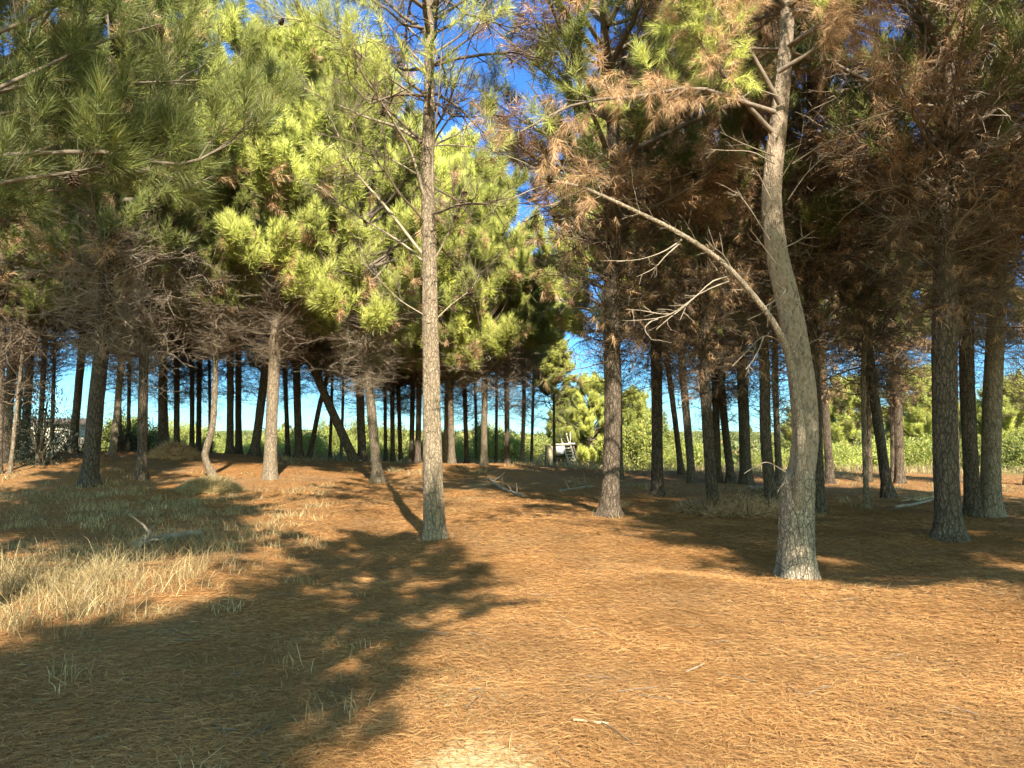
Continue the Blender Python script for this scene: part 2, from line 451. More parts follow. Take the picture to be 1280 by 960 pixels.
# fallen needles: pairs of needles lying on the bed
def litter():
    rng = np.random.default_rng(12)
    n = 760000
    r = np.where(rng.random(n) < .82, rng.uniform(2.6, 21, n), rng.uniform(21, 37, n)); az = rng.uniform(-.86, .86, n)
    x, y = r * np.sin(az), r * np.cos(az)
    keep = rng.random(n) > np.clip(bare_mask(x, y) * 1.05 - .1, 0, .93)
    keep &= rng.random(n) > .6 * grassy(x, y)
    keep &= rng.random(n) < .45 + .9 * fbm(x * 1.3, y * 1.3, 77)
    x, y, r = x[keep], y[keep], r[keep]; n = len(x)
    z = terrain(x, y) + rng.uniform(.002, .022, n)
    yaw0 = rng.uniform(0, 2 * math.pi, n) * .92 + .8 * math.pi * vnoise(x * 1.4, y * 1.4, 9)
    pit = rng.normal(.015, .055, n)
    L = rng.uniform(.045, .115, n); w = .00045 + .00016 * r
    Vs = []
    for s in (-1, 1):
        yaw = yaw0 + s * rng.uniform(.01, .13, n)
        d = np.stack([np.cos(yaw) * np.cos(pit), np.sin(yaw) * np.cos(pit), np.sin(pit)], -1)
        p = np.stack([-np.sin(yaw), np.cos(yaw), rng.normal(0, .3, n)], -1); p = norm(p) * w[:, None]
        b = np.stack([x, y, z], -1); e = b + d * L[:, None]; mpt = (b + e) / 2 + p * rng.normal(0, 2.5, n)[:, None]
        Vs.append(np.stack([b - p * .7, b + p * .7, mpt + p, e, mpt - p], 1))
    V = np.concatenate(Vs)
    k = len(V); o = np.arange(k)[:, None] * 5
    return mesh_data('pine_needle_litter', V.reshape(-1, 3), o + np.array([[0, 1, 2, 4]]), o + np.array([[4, 2, 3]]), M['litter'])


tag(link('pine_needle_litter', litter()), 'orange brown fallen pine needles carpeting the clearing floor', 'pine needles', kind='stuff')


def blades(rng, x, y, h, w, lean=.5, curl=.6):
    n = len(x)
    z = terrain(x, y) - .01
    az = rng.uniform(0, 2 * math.pi, n)
    d = np.stack([np.cos(az), np.sin(az), np.zeros(n)], -1)
    s = np.stack([-np.sin(az), np.cos(az), np.zeros(n)], -1)
    rot = rng.uniform(0, math.pi, n); s = norm(s * np.cos(rot)[:, None] + d * np.sin(rot)[:, None])
    le = np.abs(rng.normal(0, lean, n)); cu = np.abs(rng.normal(0, curl, n))
    b = np.stack([x, y, z], -1)
    def pt(t):
        f = le * t + cu * t * t * t
        return b + d * (h * f * .8)[:, None] + np.array([0, 0, 1.]) * (h * t * (1 - .35 * np.minimum(f, 1.4) * t))[:, None]
    V = []
    for t, ww in ((0, 1), (.4, .85), (.75, .55)):
        c = pt(t); V += [c - s * (w * ww / 2)[:, None], c + s * (w * ww / 2)[:, None]]
    V.append(pt(1.0))
    V = np.stack(V, 1).reshape(-1, 3); o = np.arange(n)[:, None] * 7
    Q = np.concatenate([o + np.array([[0, 1, 3, 2]]), o + np.array([[2, 3, 5, 4]])]); T = o + np.array([[4, 5, 6]])
    return V, Q, T


def clumps(rng, nc, xr, yr, prob, per, spread, hh):
    xs, ys, hs = [], [], []
    c = 0
    while c < nc:
        cx, cy = rng.uniform(*xr), rng.uniform(*yr)
        if rng.random() > prob(cx, cy): continue
        c += 1; k = int(per * rng.uniform(.4, 1.6)); sp = spread * rng.uniform(.6, 1.5)
        xs.append(cx + rng.normal(0, sp, k)); ys.append(cy + rng.normal(0, sp, k)); hs.append(hh * rng.uniform(.5, 1.3) * rng.uniform(.4, 1.15, k))
    return np.concatenate(xs), np.concatenate(ys), np.concatenate(hs)


def make_grass():
    rng = np.random.default_rng(31)
    # tall bleached grass by the left edge
    pr = lambda x, y: float(np.exp(-((x + 4.9 + .14 * (y - 8)) / 1.05) ** 2 - ((y - 7.9) / 1.15) ** 2)) + .25 * float(np.exp(-((x + 4.9) / 1.4) ** 2 - ((y - 10.5) / 2.2) ** 2))
    x, y, h = clumps(rng, 170, (-7.5, -3.2), (5.0, 13), pr, 33, .11, .42)
    V, Q, T = blades(rng, x, y, h, rng.uniform(.0025, .0065, len(x)), .55, 1.0)
    tag(link('tall_grass', mesh_data('tall_grass', V, Q, T, M['grass'])), 'tall bleached dry grass at the left edge of the clearing', 'grass', kind='stuff')
    # low tufts over the left side and around the trees
    def pr2(x, y):
        g = float(grassy(np.array([x]), np.array([y]))[0]) * .55
        n = float(vnoise(np.array([x * .8]), np.array([y * .8]), 91)[0])
        if x < -4.5 and 11 < y < 19: g += .32
        if -9 < x < 1 and 26 < y < 36: g += .22 * n
        if x > 2 and 13 < y < 34: g += .10 * n
        if -5 < x < .2 and 3.4 < y < 9: g += .10 * n
        return g * max(0.0, 1.7 * n - .25)
    x, y, h = clumps(rng, 720, (-15, 16), (3.4, 36), pr2, 34, .12, .2)
    V, Q, T = blades(rng, x, y, h, .0035 + .0004 * y, .6, .7)
    tag(link('dry_grass', mesh_data('dry_grass', V, Q, T, M['grass'])), 'low straw coloured tufts of dry grass between the trees', 'grass', kind='stuff')
    pr3 = lambda x, y: float(np.exp(-((x + 1.9) / 1.5) ** 2 - ((y - 5.6) / 1.9) ** 2)) * .8 * float(vnoise(np.array([x * 1.3]), np.array([y * 1.3]), 17)[0])
    x, y, h = clumps(rng, 130, (-5, .6), (3.2, 10), pr3, 26, .13, .1)
    V, Q, T = blades(rng, x, y, h, np.full(len(x), .0026), .9, .9)
    tag(link('green_grass', mesh_data('green_grass', V, Q, T, M['sage'])), 'sparse grey green grass in the shaded left foreground', 'grass', kind='stuff')
    # straw edge grass far out, in front of the green bushes
    def pr4(x, y): return 1.0
    x, y, h = clumps(rng, 700, (-12, 30), (35, 47), pr4, 22, .35, .5)
    V, Q, T = blades(rng, x, y, h, np.full(len(x), .022), .5, .5)
    tag(link('edge_grass', mesh_data('edge_grass', V, Q, T, M['grass'])), 'pale straw grass along the sunny edge beyond the trees', 'grass', kind='stuff')
    # needle stubble standing along the bank edge
    xb = rng.uniform(.3, 7.5, 420); e = 9.0 + .35 * np.sin(xb * 1.1 + .8) - .10 * (xb - 3)
    V, Q, T = blades(rng, xb, e - .25 + rng.normal(0, .3, 420), rng.uniform(.04, .13, 420), np.full(420, .004), 1.1, .9)
    tag(link('bank_stubble', mesh_data('bank_stubble', V, Q, T, M['grass'])), 'loose straw stalks sticking up along the needle bank', 'grass', kind='stuff')


make_grass()

def debris():
    rng = np.random.default_rng(55); tb = Tubes()
    for _ in range(420):
        r = rng.uniform(3, 24); a = rng.uniform(-.8, .8); x, y = r * math.sin(a), r * math.cos(a); L = rng.uniform(.05, .34); yaw = rng.uniform(0, 6.28); w = rng.uniform(.0018, .005)
        q = np.array([[x + math.cos(yaw) * L * t + rng.normal(0, .006), y + math.sin(yaw) * L * t + rng.normal(0, .006), 0] for t in (0, .35, .7, 1)]); q[:, 2] = terrain(q[:, 0], q[:, 1]) + .016 + rng.uniform(0, .012)
        tb.add(q, w, w * .6, 4)
    tag(link('twig_litter', tb.mesh('twig_litter', M['limb'])), 'small dark twigs scattered over the fallen needles', 'twigs', kind='stuff')


debris()

# ------------------------------------------------------------------ crown and twig kits (shared by many trees)
def crown_kit(seed, H=6.0, R=2.5, n_wh=12, per=5, k=34, L=.19, w=.008, ls=.24, brown=.08, dens=1.0, low=.55, gmat='green', sides=4, tmin=.28, subs=1.0):
    rng = np.random.default_rng(seed)
    tb = Tubes(); GP, GD, BP, BD = [], [], [], []
    az = rng.uniform(0, 6.28)
    for i in range(n_wh):
        fz = (i + rng.uniform(0, .8)) / n_wh
        z = H * fz * .96
        prof = R * max(.18, (low + (1 - low) * min(1, fz / .3)) * math.sqrt(max(0, 1 - max(0, (fz - .3) / .74) ** 2)))
        for j in range(per):
            if rng.random() > dens + .15: continue
            az += 2.4 + rng.normal(0, .3)
            Ln = prof * rng.uniform(.6, 1.18)
            el = math.radians(8 + 38 * fz + rng.normal(0, 9))
            d0 = np.array([math.cos(az) * math.cos(el), math.sin(az) * math.cos(el), math.sin(el)])
            lim = bend(rng, (0, 0, z), d0, Ln, 7, .55, .07)
            tb.add(lim, .016 + .014 * Ln, .006, 5)
            lb_ = rng.random() < brown
            ns = int((4 + 4.2 * Ln) * dens * subs)
            for q in range(ns):
                t = rng.uniform(tmin, 1.0); f = t * 6; i0 = min(int(f), 5)
                p = lim[i0] + (lim[i0 + 1] - lim[i0]) * (f - i0)
                dd = norm(lim[i0 + 1] - lim[i0])
                sd = norm(dd * .7 + perp_rand(rng, dd[None])[0] * .75 + np.array([0, 0, .35]))
                sl = rng.uniform(.3, .75) * (1.25 - .6 * t) * min(1, Ln)
                sub = bend(rng, p, sd, sl, 4, .7, .1)
                tb.add(sub, .009, .004, 3)
                isb = rng.random() < ((.9 if lb_ else .12) if brown > .3 else brown * (1.9 - 1.7 * fz))
                for tt in (.35, .62, .85, 1.0):
                    f2 = tt * 3; i2 = min(int(f2), 2)
                    pp = sub[i2] + (sub[i2 + 1] - sub[i2]) * (f2 - i2)
                    sd2 = norm(norm(sub[i2 + 1] - sub[i2]) + rng.normal(0, .42, 3) + np.array([0, 0, .45 if not isb else -.5]))
                    (BP if isb else GP).append(pp); (BD if isb else GD).append(sd2)
    # leader tip
    lead = bend(rng, (0, 0, H * .9), (0, 0, 1), .12 * H, 5, .2, .05); tb.add(lead, .02, .006, 4)
    for q in range(10): GP.append(lead[-1] - np.array([0, 0, .07 * q])); GD.append(norm(rng.normal(0, .5, 3) + np.array([0, 0, .9])))
    GP, GD = np.array(GP), np.array(GD)
    g = needle_mesh('crown', [needles(rng, GP, GD, k, ls, L, w)], M[gmat])
    b = None
    if BP:
        b = needle_mesh('dead_needles', [needles(rng, np.array(BP), np.array(BD), int(k * .8), ls, L * .95, w, droop=.9)], M['brown'])
    return dict(H=H, R=R, limbs=tb.mesh('limbs', M['limb']), crown=g, dead=b, n=len(GP))


def twig_kit(seed, H=4.0, R=1.7, nb=40, r=.011, mat='twig', curl=.5, tufts=0, w=.006):
    rng = np.random.default_rng(seed)
    tb = Tubes(); az = 0; BP, BD = [], []
    for i in range(nb):
        z = H * (i + rng.random()) / nb; az += 2.4 + rng.normal(0, .5)
        L = R * (rng.uniform(.12, 1.15) ** 1.15 + .05) * (.5 + .55 * z / H); el = math.radians(rng.normal(16, 27))
        lim = bend(rng, (0, 0, z), (math.cos(az) * math.cos(el), math.sin(az) * math.cos(el), math.sin(el)), L, 6, curl * rng.uniform(-1.3, 1.7), .19)
        rr = r * (.7 + .6 * L)
        tb.add(lim, rr * 1.5, rr * .5, 4)
        for q in range(int(3 + 5 * L)):
            t = rng.uniform(.25, .98) * 5; i0 = int(t); p = lim[i0] + (lim[i0 + 1] - lim[i0]) * (t - i0)
            dd = norm(lim[i0 + 1] - lim[i0])
            s = bend(rng, p, dd * .7 + rng.normal(0, .55, 3), rng.uniform(.2, .8) * min(1, L), 5, rng.uniform(-.5, .9), .2)
            tb.add(s, rr * .65, rr * .3, 3)
            if rng.random() < tufts:
                BP.append(s[-1]); BD.append(norm(np.array([0, 0, -.9]) + rng.normal(0, .5, 3)))
            for _ in range(2):
                u = rng.integers(1, 4)
                s2 = bend(rng, s[u], norm(s[u + 1] - s[u]) * .7 + rng.normal(0, .6, 3), rng.uniform(.12, .4), 4, rng.uniform(-.4, .8), .2)
                tb.add(s2, rr * .42, rr * .22, 3)
    b = None
    if BP: b = needle_mesh('dead_needles', [needles(rng, np.array(BP), np.array(BD), 26, .2, .19, w, droop=.8)], M['brown'])
    return dict(H=H, R=R, mesh=tb.mesh('dead_twigs', M[mat]), dead=b)


CROWN = {
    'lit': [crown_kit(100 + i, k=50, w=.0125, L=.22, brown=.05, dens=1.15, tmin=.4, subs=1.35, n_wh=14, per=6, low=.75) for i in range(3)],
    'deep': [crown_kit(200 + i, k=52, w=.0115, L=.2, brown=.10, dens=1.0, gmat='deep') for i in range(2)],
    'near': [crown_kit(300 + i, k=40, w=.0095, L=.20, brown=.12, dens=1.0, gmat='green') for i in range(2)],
    'nearshade': [crown_kit(320 + i, k=52, w=.0065, L=.20, brown=.14, dens=1.1, gmat='deep') for i in range(2)],  # near crowns with darker needles: shade put into the needle colour
    'mix': [crown_kit(400 + i, k=42, w=.0085, L=.20, brown=.52, dens=1.0, gmat='deep') for i in range(3)],
    'sparse': [crown_kit(500, k=40, w=.0085, L=.20, brown=.06, dens=.42, n_wh=9, per=4, gmat='green')],
}
TWIG = {
    'dark': [twig_kit(600 + i, nb=84, r=.0066) for i in range(3)],
    'pale': [twig_kit(620 + i, nb=92, mat='twig_pale', r=.0064) for i in range(2)],
    'tuft': [twig_kit(640 + i, nb=72, R=2.0, tufts=.26, r=.0085, w=.0095) for i in range(2)],
    'few': [twig_kit(660, nb=14)],
    'airy': [twig_kit(670, nb=30, R=2.4, r=.0085, curl=.7)],
}


# ------------------------------------------------------------------ trunks
def trunk_mesh(name, path, radii, mat, sides=12, rings=30, flare=.6, seed=0):
    """path in local coordinates (z up from base); bends smoothly, flares into the ground"""
    rng = np.random.default_rng(seed)
    P = catmull(path, rings)
    u = np.linspace(0, 1, len(radii)); r = np.interp(np.linspace(0, 1, rings), u, radii)
    z = P[:, 2]
    r = r * (1 + flare * np.exp(-np.maximum(z, 0) / .16) + .08 * np.exp(-np.maximum(z, 0) / .6))
    an = np.arange(sides) * 2 * math.pi / sides
    lob = 1 + .15 * np.exp(-np.maximum(z, 0) / .22)[:, None] * np.cos(an * 4 + seed + .6 * np.sin(an * 2))[None] + .03 * np.sin(an * 3 + z[:, None] * 1.3 + seed)[:] + .02 * np.sin(an * 5 - z[:, None] * 3.1)
    T = norm(np.gradient(P, axis=0))
    A = norm(np.cross(T, np.array([0, 1., 0]))); B = np.cross(T, A)
    V = P[:, None] + (r[:, None] * lob)[..., None] * (np.cos(an)[None, :, None] * A[:, None] + np.sin(an)[None, :, None] * B[:, None])
    i = np.arange(rings - 1)[:, None] * sides; j = np.arange(sides)[None]; k = (j + 1) % sides
    Q = np.stack([i + j, i + sides + j, i + sides + k, i + k], -1).reshape(-1, 4)
    return mesh_data(name, V.reshape(-1, 3), Q, None, mat, True)


def path_at(path, z):
    P = np.asarray(path); return np.array([np.interp(z, P[:, 2], P[:, 0]), np.interp(z, P[:, 2], P[:, 1]), z])


GROVE = 'pine trees of the grove'
tree_count = [0]


def attach_crown(root, path, z0, H, R, style, i, rng, dead=True, sq=1.0):
    kit = CROWN[style][i % len(CROWN[style])]
    sc = (R / kit['R'], R / kit['R'], (H - z0) / kit['H'])
    b, t = path_at(path, z0), path_at(path, H)
    ax = Vector(t - b).normalized()
    q = Vector((0, 0, 1)).rotation_difference(ax)
    rz = rng.uniform(0, 6.28)
    mw = Matrix.Translation(Vector(b)) @ q.to_matrix().to_4x4() @ Matrix.Rotation(rz, 4, 'Z') @ Matrix.Diagonal((*sc, 1))
    for nm, key in (('limbs', 'limbs'), ('crown', 'crown'), ('dead_needles', 'dead')):
        if kit[key] is None: continue
        o = link(nm, kit[key], root); o.matrix_local = mw


def attach_twigs(root, path, za, zb, R, style, i, rng):
    kit = TWIG[style][i % len(TWIG[style])]
    b, t = path_at(path, za), path_at(path, zb)
    q = Vector((0, 0, 1)).rotation_difference(Vector(t - b).normalized())
    mw = Matrix.Translation(Vector(b)) @ q.to_matrix().to_4x4() @ Matrix.Rotation(rng.uniform(0, 6.28), 4, 'Z') @ Matrix.Diagonal((R / kit['R'], R / kit['R'], (zb - za) / kit['H'], 1))
    o = link('dead_twigs', kit['mesh'], root); o.matrix_local = mw
    if kit['dead'] is not None:
        o = link('dead_needles', kit['dead'], root); o.matrix_local = mw


def tree(label, bx, by, w, ux, uy, H=11.5, z0=5.5, R=2.8, style='lit', twigs='dark', za=None, bark='bark', Y=None, xy=None, mids=None, tw=2, twR=2.0, lean=0.0, crowns=1):
    """pine from a base pixel and a second point up its trunk; Y gives the distance when the base is hidden"""
    tree_count[0] += 1; i = tree_count[0]
    rng = np.random.default_rng(1000 + i)
    if za is None: za = float(np.random.default_rng(4000 + i).uniform(1.7, 3.3))
    if xy is not None:
        B = np.array([xy[0], xy[1], tz(*xy)]); rad = w; P = [B, B + np.array([0, 0, 3.0]), B + np.array([lean * .45, 0, 5.0]), B + np.array([lean, 0, 7.0])]
    else:
        if Y is None: B = ground_at(bx, by)
        else:
            B = at(bx, by, Y); B[2] = tz(B[0], B[1])
        rad = w * B[1] / F / 2
        P = [B]
        for (mx, my) in (mids or []): P.append(at(mx, my, B[1]))
        P.append(at(ux, uy, B[1]))
    P = [p - B for p in P]
    P[0] = np.array([0, 0, -.2])
    sl = (P[-1] - P[-2]) / max(.3, (P[-1] - P[-2])[2]) if len(P) > 2 else (P[-1]) / max(.3, P[-1][2])
    last = P[-1]
    if xy is not None: sl = sl * .15
    if H > last[2] + .5:
        for f in (.33, .67, 1.0):
            dz = (H - last[2]) * f
            P.append(last + np.array([sl[0] * dz * (1 - .35 * f) + rng.normal(0, .06), sl[1] * dz + rng.normal(0, .15), dz]))
    near = B[1] < 19 and xy is None
    rad *= .95 if near else .86
    radii = np.array([1.04, .97, .97, .93, .88, .8, .7, .58, .42, .22]) * rad
    root = empty('pine_tree', B); tag(root, label, 'pine tree', GROVE)
    path = catmull(P, 60)
    m = trunk_mesh('trunk', path, radii, M[bark], 40 if near else 14, 260 if near else 44, seed=i)
    link('trunk', m, root)
    if style in ('lit', 'deep') and bx < 740 and xy is None and z0 > 4.5: z0 -= (1.5 if bx > 300 and style == 'lit' else 1.0)
    if style:
        for kk in range(crowns): attach_crown(root, path, z0, H, R * (1 - .06 * kk), style, i + kk, rng)
    if label.startswith(('thick straight brown', 'grey brown pine', 'dark reddish pine', 'dark pine leaning left with a needle')):
        attach_twigs(root, path, z0 - .6, z0 + 3.4, 2.9, 'pale', i, rng)
    if twigs:
        for kk in range(int(tw)):
            attach_twigs(root, path, za, min(z0 + 1.2, H - .5), twR * rng.uniform(.85, 1.15), twigs, i + kk, rng)
    return root, path, B


# ------------------------------------------------------------------ the grove: trunk by trunk
T = tree
# left side
T('very dark straight pine at the left edge, first trunk left of the leafy shrub', 4, 585, 13, 17, 437, H=12, z0=6, style='deep', Y=25)
T('dark pine behind the leafy shrub, its upper trunk pale', 29, 582, 11, 40, 404, H=12.5, z0=6, style='deep', Y=27)
T('thin leaning pale sapling at the left edge of the grove', 12, 588, 4.5, 30, 420, H=6, z0=4.2, R=1.1, style='deep', twigs='few', bark='bark_pale', Y=22)
T('slim straight stem between the leafy shrub and the pale house', 64, 578, 5, 70, 383, H=9, z0=5.5, R=1.3, style='deep', twigs='dark', Y=26)
T('dark pine leaning right beside the pale house', 90, 578, 11, 103, 429, H=12, z0=5.8, style='lit', Y=29)
T('thick dark pine nearest on the left, leaning slightly right', 112, 606, 22, 131, 383, H=13.5, z0=6.0, R=3.2, style='deep', twigs='pale', za=3.0, mids=[(117, 540)], bark='bark')
T('pale sunlit slim pine just right of the thick dark left pine', 140, 574, 9, 152, 446, H=11, z0=6.2, style='lit', bark='bark_pale', Y=28)
T('thin dark stem behind the pale sunlit slim pine', 160, 575, 5, 162, 430, H=9, z0=5.5, R=1.5, style='lit', Y=31)
T('straight dark pine left of the brown brush pile', 177, 600, 13, 183, 333, H=14.5, z0=6.6, R=3.3, style='near', za=2.5, twigs='pale')
T('pine with pale edges rising behind the brown brush pile', 202, 575, 12, 204, 438, H=11.5, z0=5.2, style='lit', Y=30)
T('slim dark pine just right of the brush pile', 221, 576, 8, 221, 438, H=14, z0=5.4, style='deep', Y=31)
T('thin dark pine, left one of a close pair left of the crooked pale tree', 240, 577, 6.5, 240, 463, H=11, z0=5.6, style='lit', Y=33)
T('thin dark pine, right one of a close pair left of the crooked pale tree', 248, 577, 7, 249, 463, H=11, z0=5.2, style='lit', Y=34)
T('crooked pale sunlit tree with a kinked foot beside the dark mound', 271, 597, 9.5, 269, 475, H=8.5, z0=5.6, R=1.7, style='deep', twigs='pale', bark='bark_pale', mids=[(257, 574), (258, 560), (266, 530)], za=3.4)
T('dark pine right behind the crooked pale tree', 287, 578, 10, 288, 465, H=15, z0=5.6, style='lit', Y=31)
T('dark pine second to the right behind the crooked pale tree', 298, 580, 9, 298, 462, H=11, z0=5.4, style='lit', Y=33)
T('dark pine leaning right, just left of the grey sunlit pine', 317, 580, 12, 329, 483, H=10.5, z0=5.4, style='deep', Y=30)
T('straight grey sunlit pine with dry grass at its foot', 337, 599, 17, 344, 425, H=12.6, z0=5.8, R=3.3, style='lit', twigs='pale', bark='bark_pale', za=3.4)
T('thin dark pine right behind the grey sunlit pine', 360, 587, 6.5, 356, 460, H=10, z0=5.4, style='deep', Y=33)
T('dark pine left of the strongly leaning pine', 374, 586, 11, 371, 479, H=14, z0=5.2, style='deep', Y=31, tw=2)
T('slim dark pine leaning right towards the leaning trunk', 385, 585, 7, 400, 505, H=9, z0=5.2, R=1.8, style='deep', Y=32)
T('dark pine leaning strongly to the left behind the clearing', 448, 590, 13, 400, 479, H=9.5, z0=5.8, style='deep', mids=[(432, 552)], Y=31, tw=2)
T('dark upright pine at the foot of the strongly leaning pine', 453, 592, 12, 450, 480, H=13.8, z0=5.2, style='lit', Y=31.5, tw=2)
T('sunlit pine with a flared foot, left of the central pine', 473, 603, 14, 458, 442, H=12.4, z0=5.4, R=3.1, style='lit', twigs='pale', bark='bark_pale', mids=[(466, 530)], za=2.6, tw=2)
for k, (bx, wd, ux, Y, lb) in enumerate([
    (482, 5, 481, 36, 'thin far pine just right of the sunlit flared pine'),
    (491, 6.5, 490, 34, 'far dark pine second right of the sunlit flared pine'),
    (501, 6, 498, 35, 'far dark pine third right of the sunlit flared pine'),
    (514, 7, 516, 34, 'far dark pine second left of the central pine'),
    (522, 8, 524, 33, 'far dark pine directly left of the central pine')]):
    T(lb, bx, 590, wd, ux, 480, H=9.6 + .2 * k, z0=4.9, R=2.6, style='lit', Y=Y, tw=2)
T('thin pale pine directly right of the central pine', 556, 592, 6, 560, 430, H=11.5, z0=4.9, R=2.4, style='lit', bark='bark_pale', Y=33)
T('slim pale pine second right of the central pine', 565, 595, 8.5, 562, 430, H=12, z0=5, R=2.7, style='lit', twigs='pale', bark='bark_pale', Y=31)
T('dark slender pine with a low fork, third right of the central pine', 584, 590, 6.5, 581, 500, H=9, z0=4.8, R=2.5, style='lit', Y=34)
T('sunlit slim pine with bleached dead twigs, midway between central pine and ladder', 605, 591, 9, 606, 460, H=11, z0=4.7, R=2.8, style='lit', twigs='pale', bark='bark_pale', Y=30, tw=2)
T('slim dark pine with bare twigs left of the track gap', 634, 591, 7.5, 633, 474, H=8.6, z0=4.4, R=2.6, style='lit', twigs='pale', Y=32)
T('pale thin half bare tree left of the ladder', 652, 589, 6, 655, 500, H=7.4, z0=4.4, R=1.5, style='lit', twigs='pale', bark='bark_pale', Y=35)
T('thin dark pine standing beside the ladder shelter with a small round tuft', 693, 586, 3.6, 692, 470, H=6.2, z0=3.4, R=1.5, style='lit', twigs='few', Y=40)
T('very dark slim pine at the left edge, partly cut by the frame', -2, 590, 9, 3, 430, H=11, z0=5.5, style='deep', Y=22)
T('slim dark pine between the two leftmost thick dark trunks', 20, 584, 7, 26, 430, H=11, z0=5.5, R=2.2, style='deep', Y=29)
T('slim dark pine close left of the thick dark left pine', 48, 580, 7, 56, 430, H=11, z0=5.5, R=2.2, style='deep', Y=31)
for px, Y in ((150, 38), (210, 37), (262, 39), (345, 38), (412, 37), (426, 40), (536, 38), (596, 40), (620, 38), (664, 41)):
    T('thin distant trunk far back among the left and central pines', px, 590, 4.2, px + (px % 7) - 3, 480, H=9 + (px % 5) * .3, z0=5.6, R=2.2, style='lit', Y=Y, tw=1, bark='bark_pale' if px % 3 == 0 else 'bark')
# right side
T('tall dark pine with straw at its foot, right of the track', 761, 645, 22, 764, 380, H=12, z0=5.4, R=3.9, style='mix', twigs='tuft', za=3.0, mids=[(766, 520)])
T('slim dark pine half hidden right behind the track side pine', 775, 605, 9, 773, 470, H=13, z0=4.5, R=3.2, style='lit', Y=27)
T('dark forked pine with a limb rising left, fourth trunk right of the track', 822, 620, 16, 820, 413, H=10.5, z0=4.6, R=2.4, style='mix', twigs='tuft', za=2.9)
T('slim dark pine leaning left behind the forked pine', 853, 596, 8, 838, 480, H=10, z0=4.5, R=2.1, style='deep', Y=30, twigs='dark')
T('dark pine in the right grove just left of the close trunk pair', 866, 602, 11, 855, 483, H=10.5, z0=4.4, R=2.3, style='mix', Y=26, twigs='tuft', za=2.7)
T('dark straight pine, front one of the close trunk pair', 892, 639, 14, 881, 470, H=10.5, z0=4.5, R=2.3, style='mix', twigs='tuft', za=2.8)
T('dark pine standing right behind the front one of the close pair', 898, 600, 10, 893, 470, H=10, z0=4.5, R=2.1, style='deep', Y=27)
T('dark pine leaning left with dry grass at its foot', 915, 600, 11, 903, 500, H=10, z0=4.4, style='mix', Y=27, twigs='tuft', za=2.8)
T('thick dark pine with a pale scar low on its trunk', 933, 602, 16, 928, 480, H=11, z0=4.4, R=2.5, style='mix', Y=26, twigs='tuft', za=2.8)
T('dark pine leaning left immediately left of the big pale limbed pine', 967, 640, 14, 955, 447, H=11, z0=4.7, R=2.4, style='mix', twigs='tuft', mids=[(957, 547)], za=2.9)
T('slim dark pine between the leaning pine and the big pale limbed pine', 974, 604, 9, 969, 475, H=10.5, z0=4.5, style='deep', Y=26)
T('dark reddish pine hidden close behind the big pale limbed pine', 1022, 641, 17, 1012, 300, H=12, z0=5.2, R=2.7, style='mix', twigs='tuft', za=3.2)
T('slim dark pine leaning left, first right of the big pale limbed pine', 1038, 605, 11, 1028, 453, H=10.5, z0=4.4, style='deep', Y=26, twigs='tuft', za=2.8)
T('thin young stem with pale spots in the right grove', 1083, 635, 6, 1079, 475, H=7.5, z0=4.2, R=1.2, style='mix', twigs='few', bark='bark_pale', za=2.4)
T('thin dark stem behind the young spotted stem', 1087, 603, 6, 1085, 470, H=9, z0=4.5, R=1.7, style='deep', Y=28)
T('dark pine leaning left with a needle mound at its foot', 1112, 622, 14, 1090, 475, H=10.5, z0=4.5, R=2.4, style='mix', twigs='tuft', za=2.7)
T('dark pine behind the fallen branches on the right, thicker of two', 1125, 602, 12, 1120, 449, H=10.5, z0=4.4, R=2.3, style='deep', Y=27, twigs='tuft', za=2.9)
T('slim pine, thinner of two behind the fallen branches', 1116, 600, 6, 1114, 449, H=10, z0=4.5, R=1.8, style='deep', Y=29)
T('thick straight brown pine in front on the right', 1187, 673, 30, 1181, 300, H=12.5, z0=5.0, R=2.8, style='mix', twigs='tuft', za=3.5, mids=[(1181, 540)])
T('thin stem half hidden behind the thick brown pine', 1197, 603, 7, 1194, 480, H=9.5, z0=4.5, R=1.8, style='deep', Y=27)
T('grey brown pine, left of the two trunks rising from one spot', 1217, 646, 18, 1206, 344, H=11.5, z0=5.0, R=2.6, style='mix', twigs='pale', za=3.2, mids=[(1210, 500)], tw=2)
T('grey brown pine with a forked head, right of the two trunks rising from one spot', 1238, 646, 23, 1246, 345, H=11, z0=5.0, R=2.6, style='mix', twigs='pale', za=3.0, mids=[(1240, 520)], bark='bark_pale')
T('dark pine at the far right edge behind the forked pine', 1287, 610, 12, 1290, 450, H=10.5, z0=4.5, R=2.4, style='deep', Y=25)
